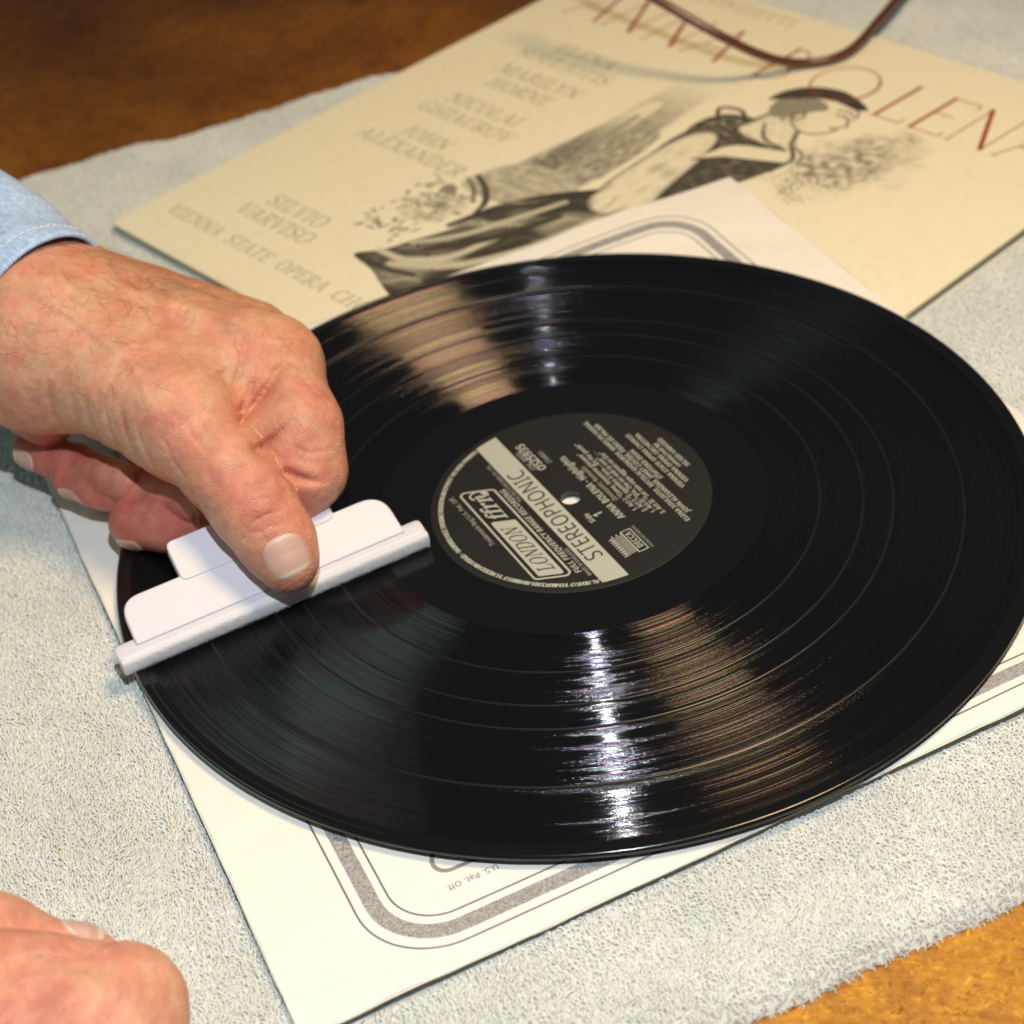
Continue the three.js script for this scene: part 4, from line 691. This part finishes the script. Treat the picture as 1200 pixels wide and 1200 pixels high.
      for (let s = 0; s <= 6; s++) {
        pts.push(p); n = grad(leftRaw, p, 0.8); const dn = dir[0] * n[0] + dir[1] * n[1] + dir[2] * n[2]; let tdir = dir.map((v, q) => v - dn * n[q]); const l = Math.hypot(...tdir) || 1; tdir = tdir.map((v) => v / l);
        const cross = [n[1] * tdir[2] - n[2] * tdir[1], n[2] * tdir[0] - n[0] * tdir[2], n[0] * tdir[1] - n[1] * tdir[0]]; dir = tdir.map((v, q) => v + cross[q] * turn);
        const up = lift * (1 - s / 7.5); p = [0, 1, 2].map((q) => p[q] + (tdir[q] + n[q] * up) * len / 6);
      }
      const cur = new THREE.CatmullRomCurve3(pts.map((v) => V(v).sub(person.position))), gt = new THREE.TubeGeometry(cur, 7, rad / 1000, 3), b = hp.length / 3; hp.push(...gt.attributes.position.array); for (const q of gt.index.array) hx.push(q + b); count++;
    }
    const m = mesh('arm_hair', geo(hp, hx), std({ color: lin(0.26, 0.16, 0.09), roughness: 0.5 }), person); m.userData = { kind: 'stuff' }; console.log('hairs', count);
  }

  // ---- shirt cuff
  {
    const c0 = [-177.8, -13.1, 60.0], axis = [0.86, -0.5, -0.07], side = [0.463, 0.439, 0.769], upv = [-0.297, -0.74, 0.602];
    const weave = dataTexture(256, 256, (x, y) => { const wx = Math.floor(x / 4), wy = Math.floor(y / 4), over = (wx + wy) % 2, fx = (x % 4) / 4, fy = (y % 4) / 4, n = 0.06 * N(x / 20, y / 20, 1) + 0.10 * N(wx * 0.7, wy * 0.13, 2) + 0.1 * N(wx * 0.13, wy * 0.7, 4), sh = 0.9 + 0.1 * Math.sin((over ? fy : fx) * Math.PI); return over ? [sh * (0.60 + n), sh * (0.71 + n), sh * (0.84 + n)] : [sh * (0.82 + n), sh * (0.87 + n), sh * (0.93 + n)]; }, true);
    weave.repeat.set(1 / 0.032, 1 / 0.032);
    const wb = dataTexture(64, 64, (x, y) => { const over = (Math.floor(x / 4) + Math.floor(y / 4)) % 2, h = over ? Math.sin(((y % 4) + 0.5) / 4 * Math.PI) : Math.sin(((x % 4) + 0.5) / 4 * Math.PI) * 0.7; return [h, h, h]; }); wb.repeat.set(1 / 0.008, 1 / 0.008);
    const cloth = std({ map: weave, bumpMap: wb, bumpScale: 0.0001, roughness: 0.9, color: lin(1.0, 1.05, 1.16) });
    const R = (a, s) => { const f = 1 + 0.02 * Math.sin(3 * a + s / 9) + 0.05 * N(Math.cos(a) * 1.5, Math.sin(a) * 1.5, s / 22); return [36 * f * (1 + 0.0008 * -s), 27.5 * f * (1 + 0.0008 * -s)]; };
    const ringAt = (a, s, d) => { const [rs, ru] = R(a, s), q = [0, 1, 2].map((i) => c0[i] + axis[i] * s + side[i] * (rs + d) * Math.cos(a) + upv[i] * (ru + d) * Math.sin(a)); return q; };
    // s measures back from the cuff's end; outer face, rolled hem, inner face
    const prof = []; for (let i = 0; i <= 40; i++) prof.push([lerp(-120, -2, i / 40), 0]); prof.push([-0.8, -0.2], [-0.1, -0.9], [-0.3, -1.7], [-1.2, -2.1], [-6, -2.3], [-20, -2.4], [-110, -2.5]);
    const bumpy = (a, s) => (s > -10 ? 0.35 * Math.exp(-(((s + 8.2) / 0.7) ** 2)) * -1 + 0.22 * Math.sin(a * 34) * Math.exp(-(((s + 6) / 3) ** 2)) : 0);
    const gs = sheet(220, prof.length - 1, (u, v) => { const [s, d] = prof[Math.round(v * (prof.length - 1))], a = u * 2 * Math.PI, q = ringAt(a, s, d + bumpy(a, s)); return [...q, a * 0.031, s / 1000]; });
    const cuff = mesh('shirt_cuff', place(gs, person), cloth, person);
    const st = []; for (let i = 0; i < 76; i++) { const a0 = (i / 76) * 2 * Math.PI, a1 = a0 + 0.052, c = new THREE.CatmullRomCurve3([[a0, -0.05], [a0 + 0.013, 0.2], [a1 - 0.013, 0.2], [a1, -0.05]].map(([a, d]) => V(ringAt(a, -8.2 + rr(-0.08, 0.08), d - 0.25)).sub(person.position))); st.push(new THREE.TubeGeometry(c, 8, 0.00024, 6)); }
    const s = mesh('stitching', mergeGeometries(st), std({ color: lin(0.8, 0.82, 0.84), roughness: 0.8 }), cuff); s.userData = { kind: 'stuff' };
  }
}

scene.add(camera);
renderer.setSize(1024, 1024);
renderer.render(scene, camera);
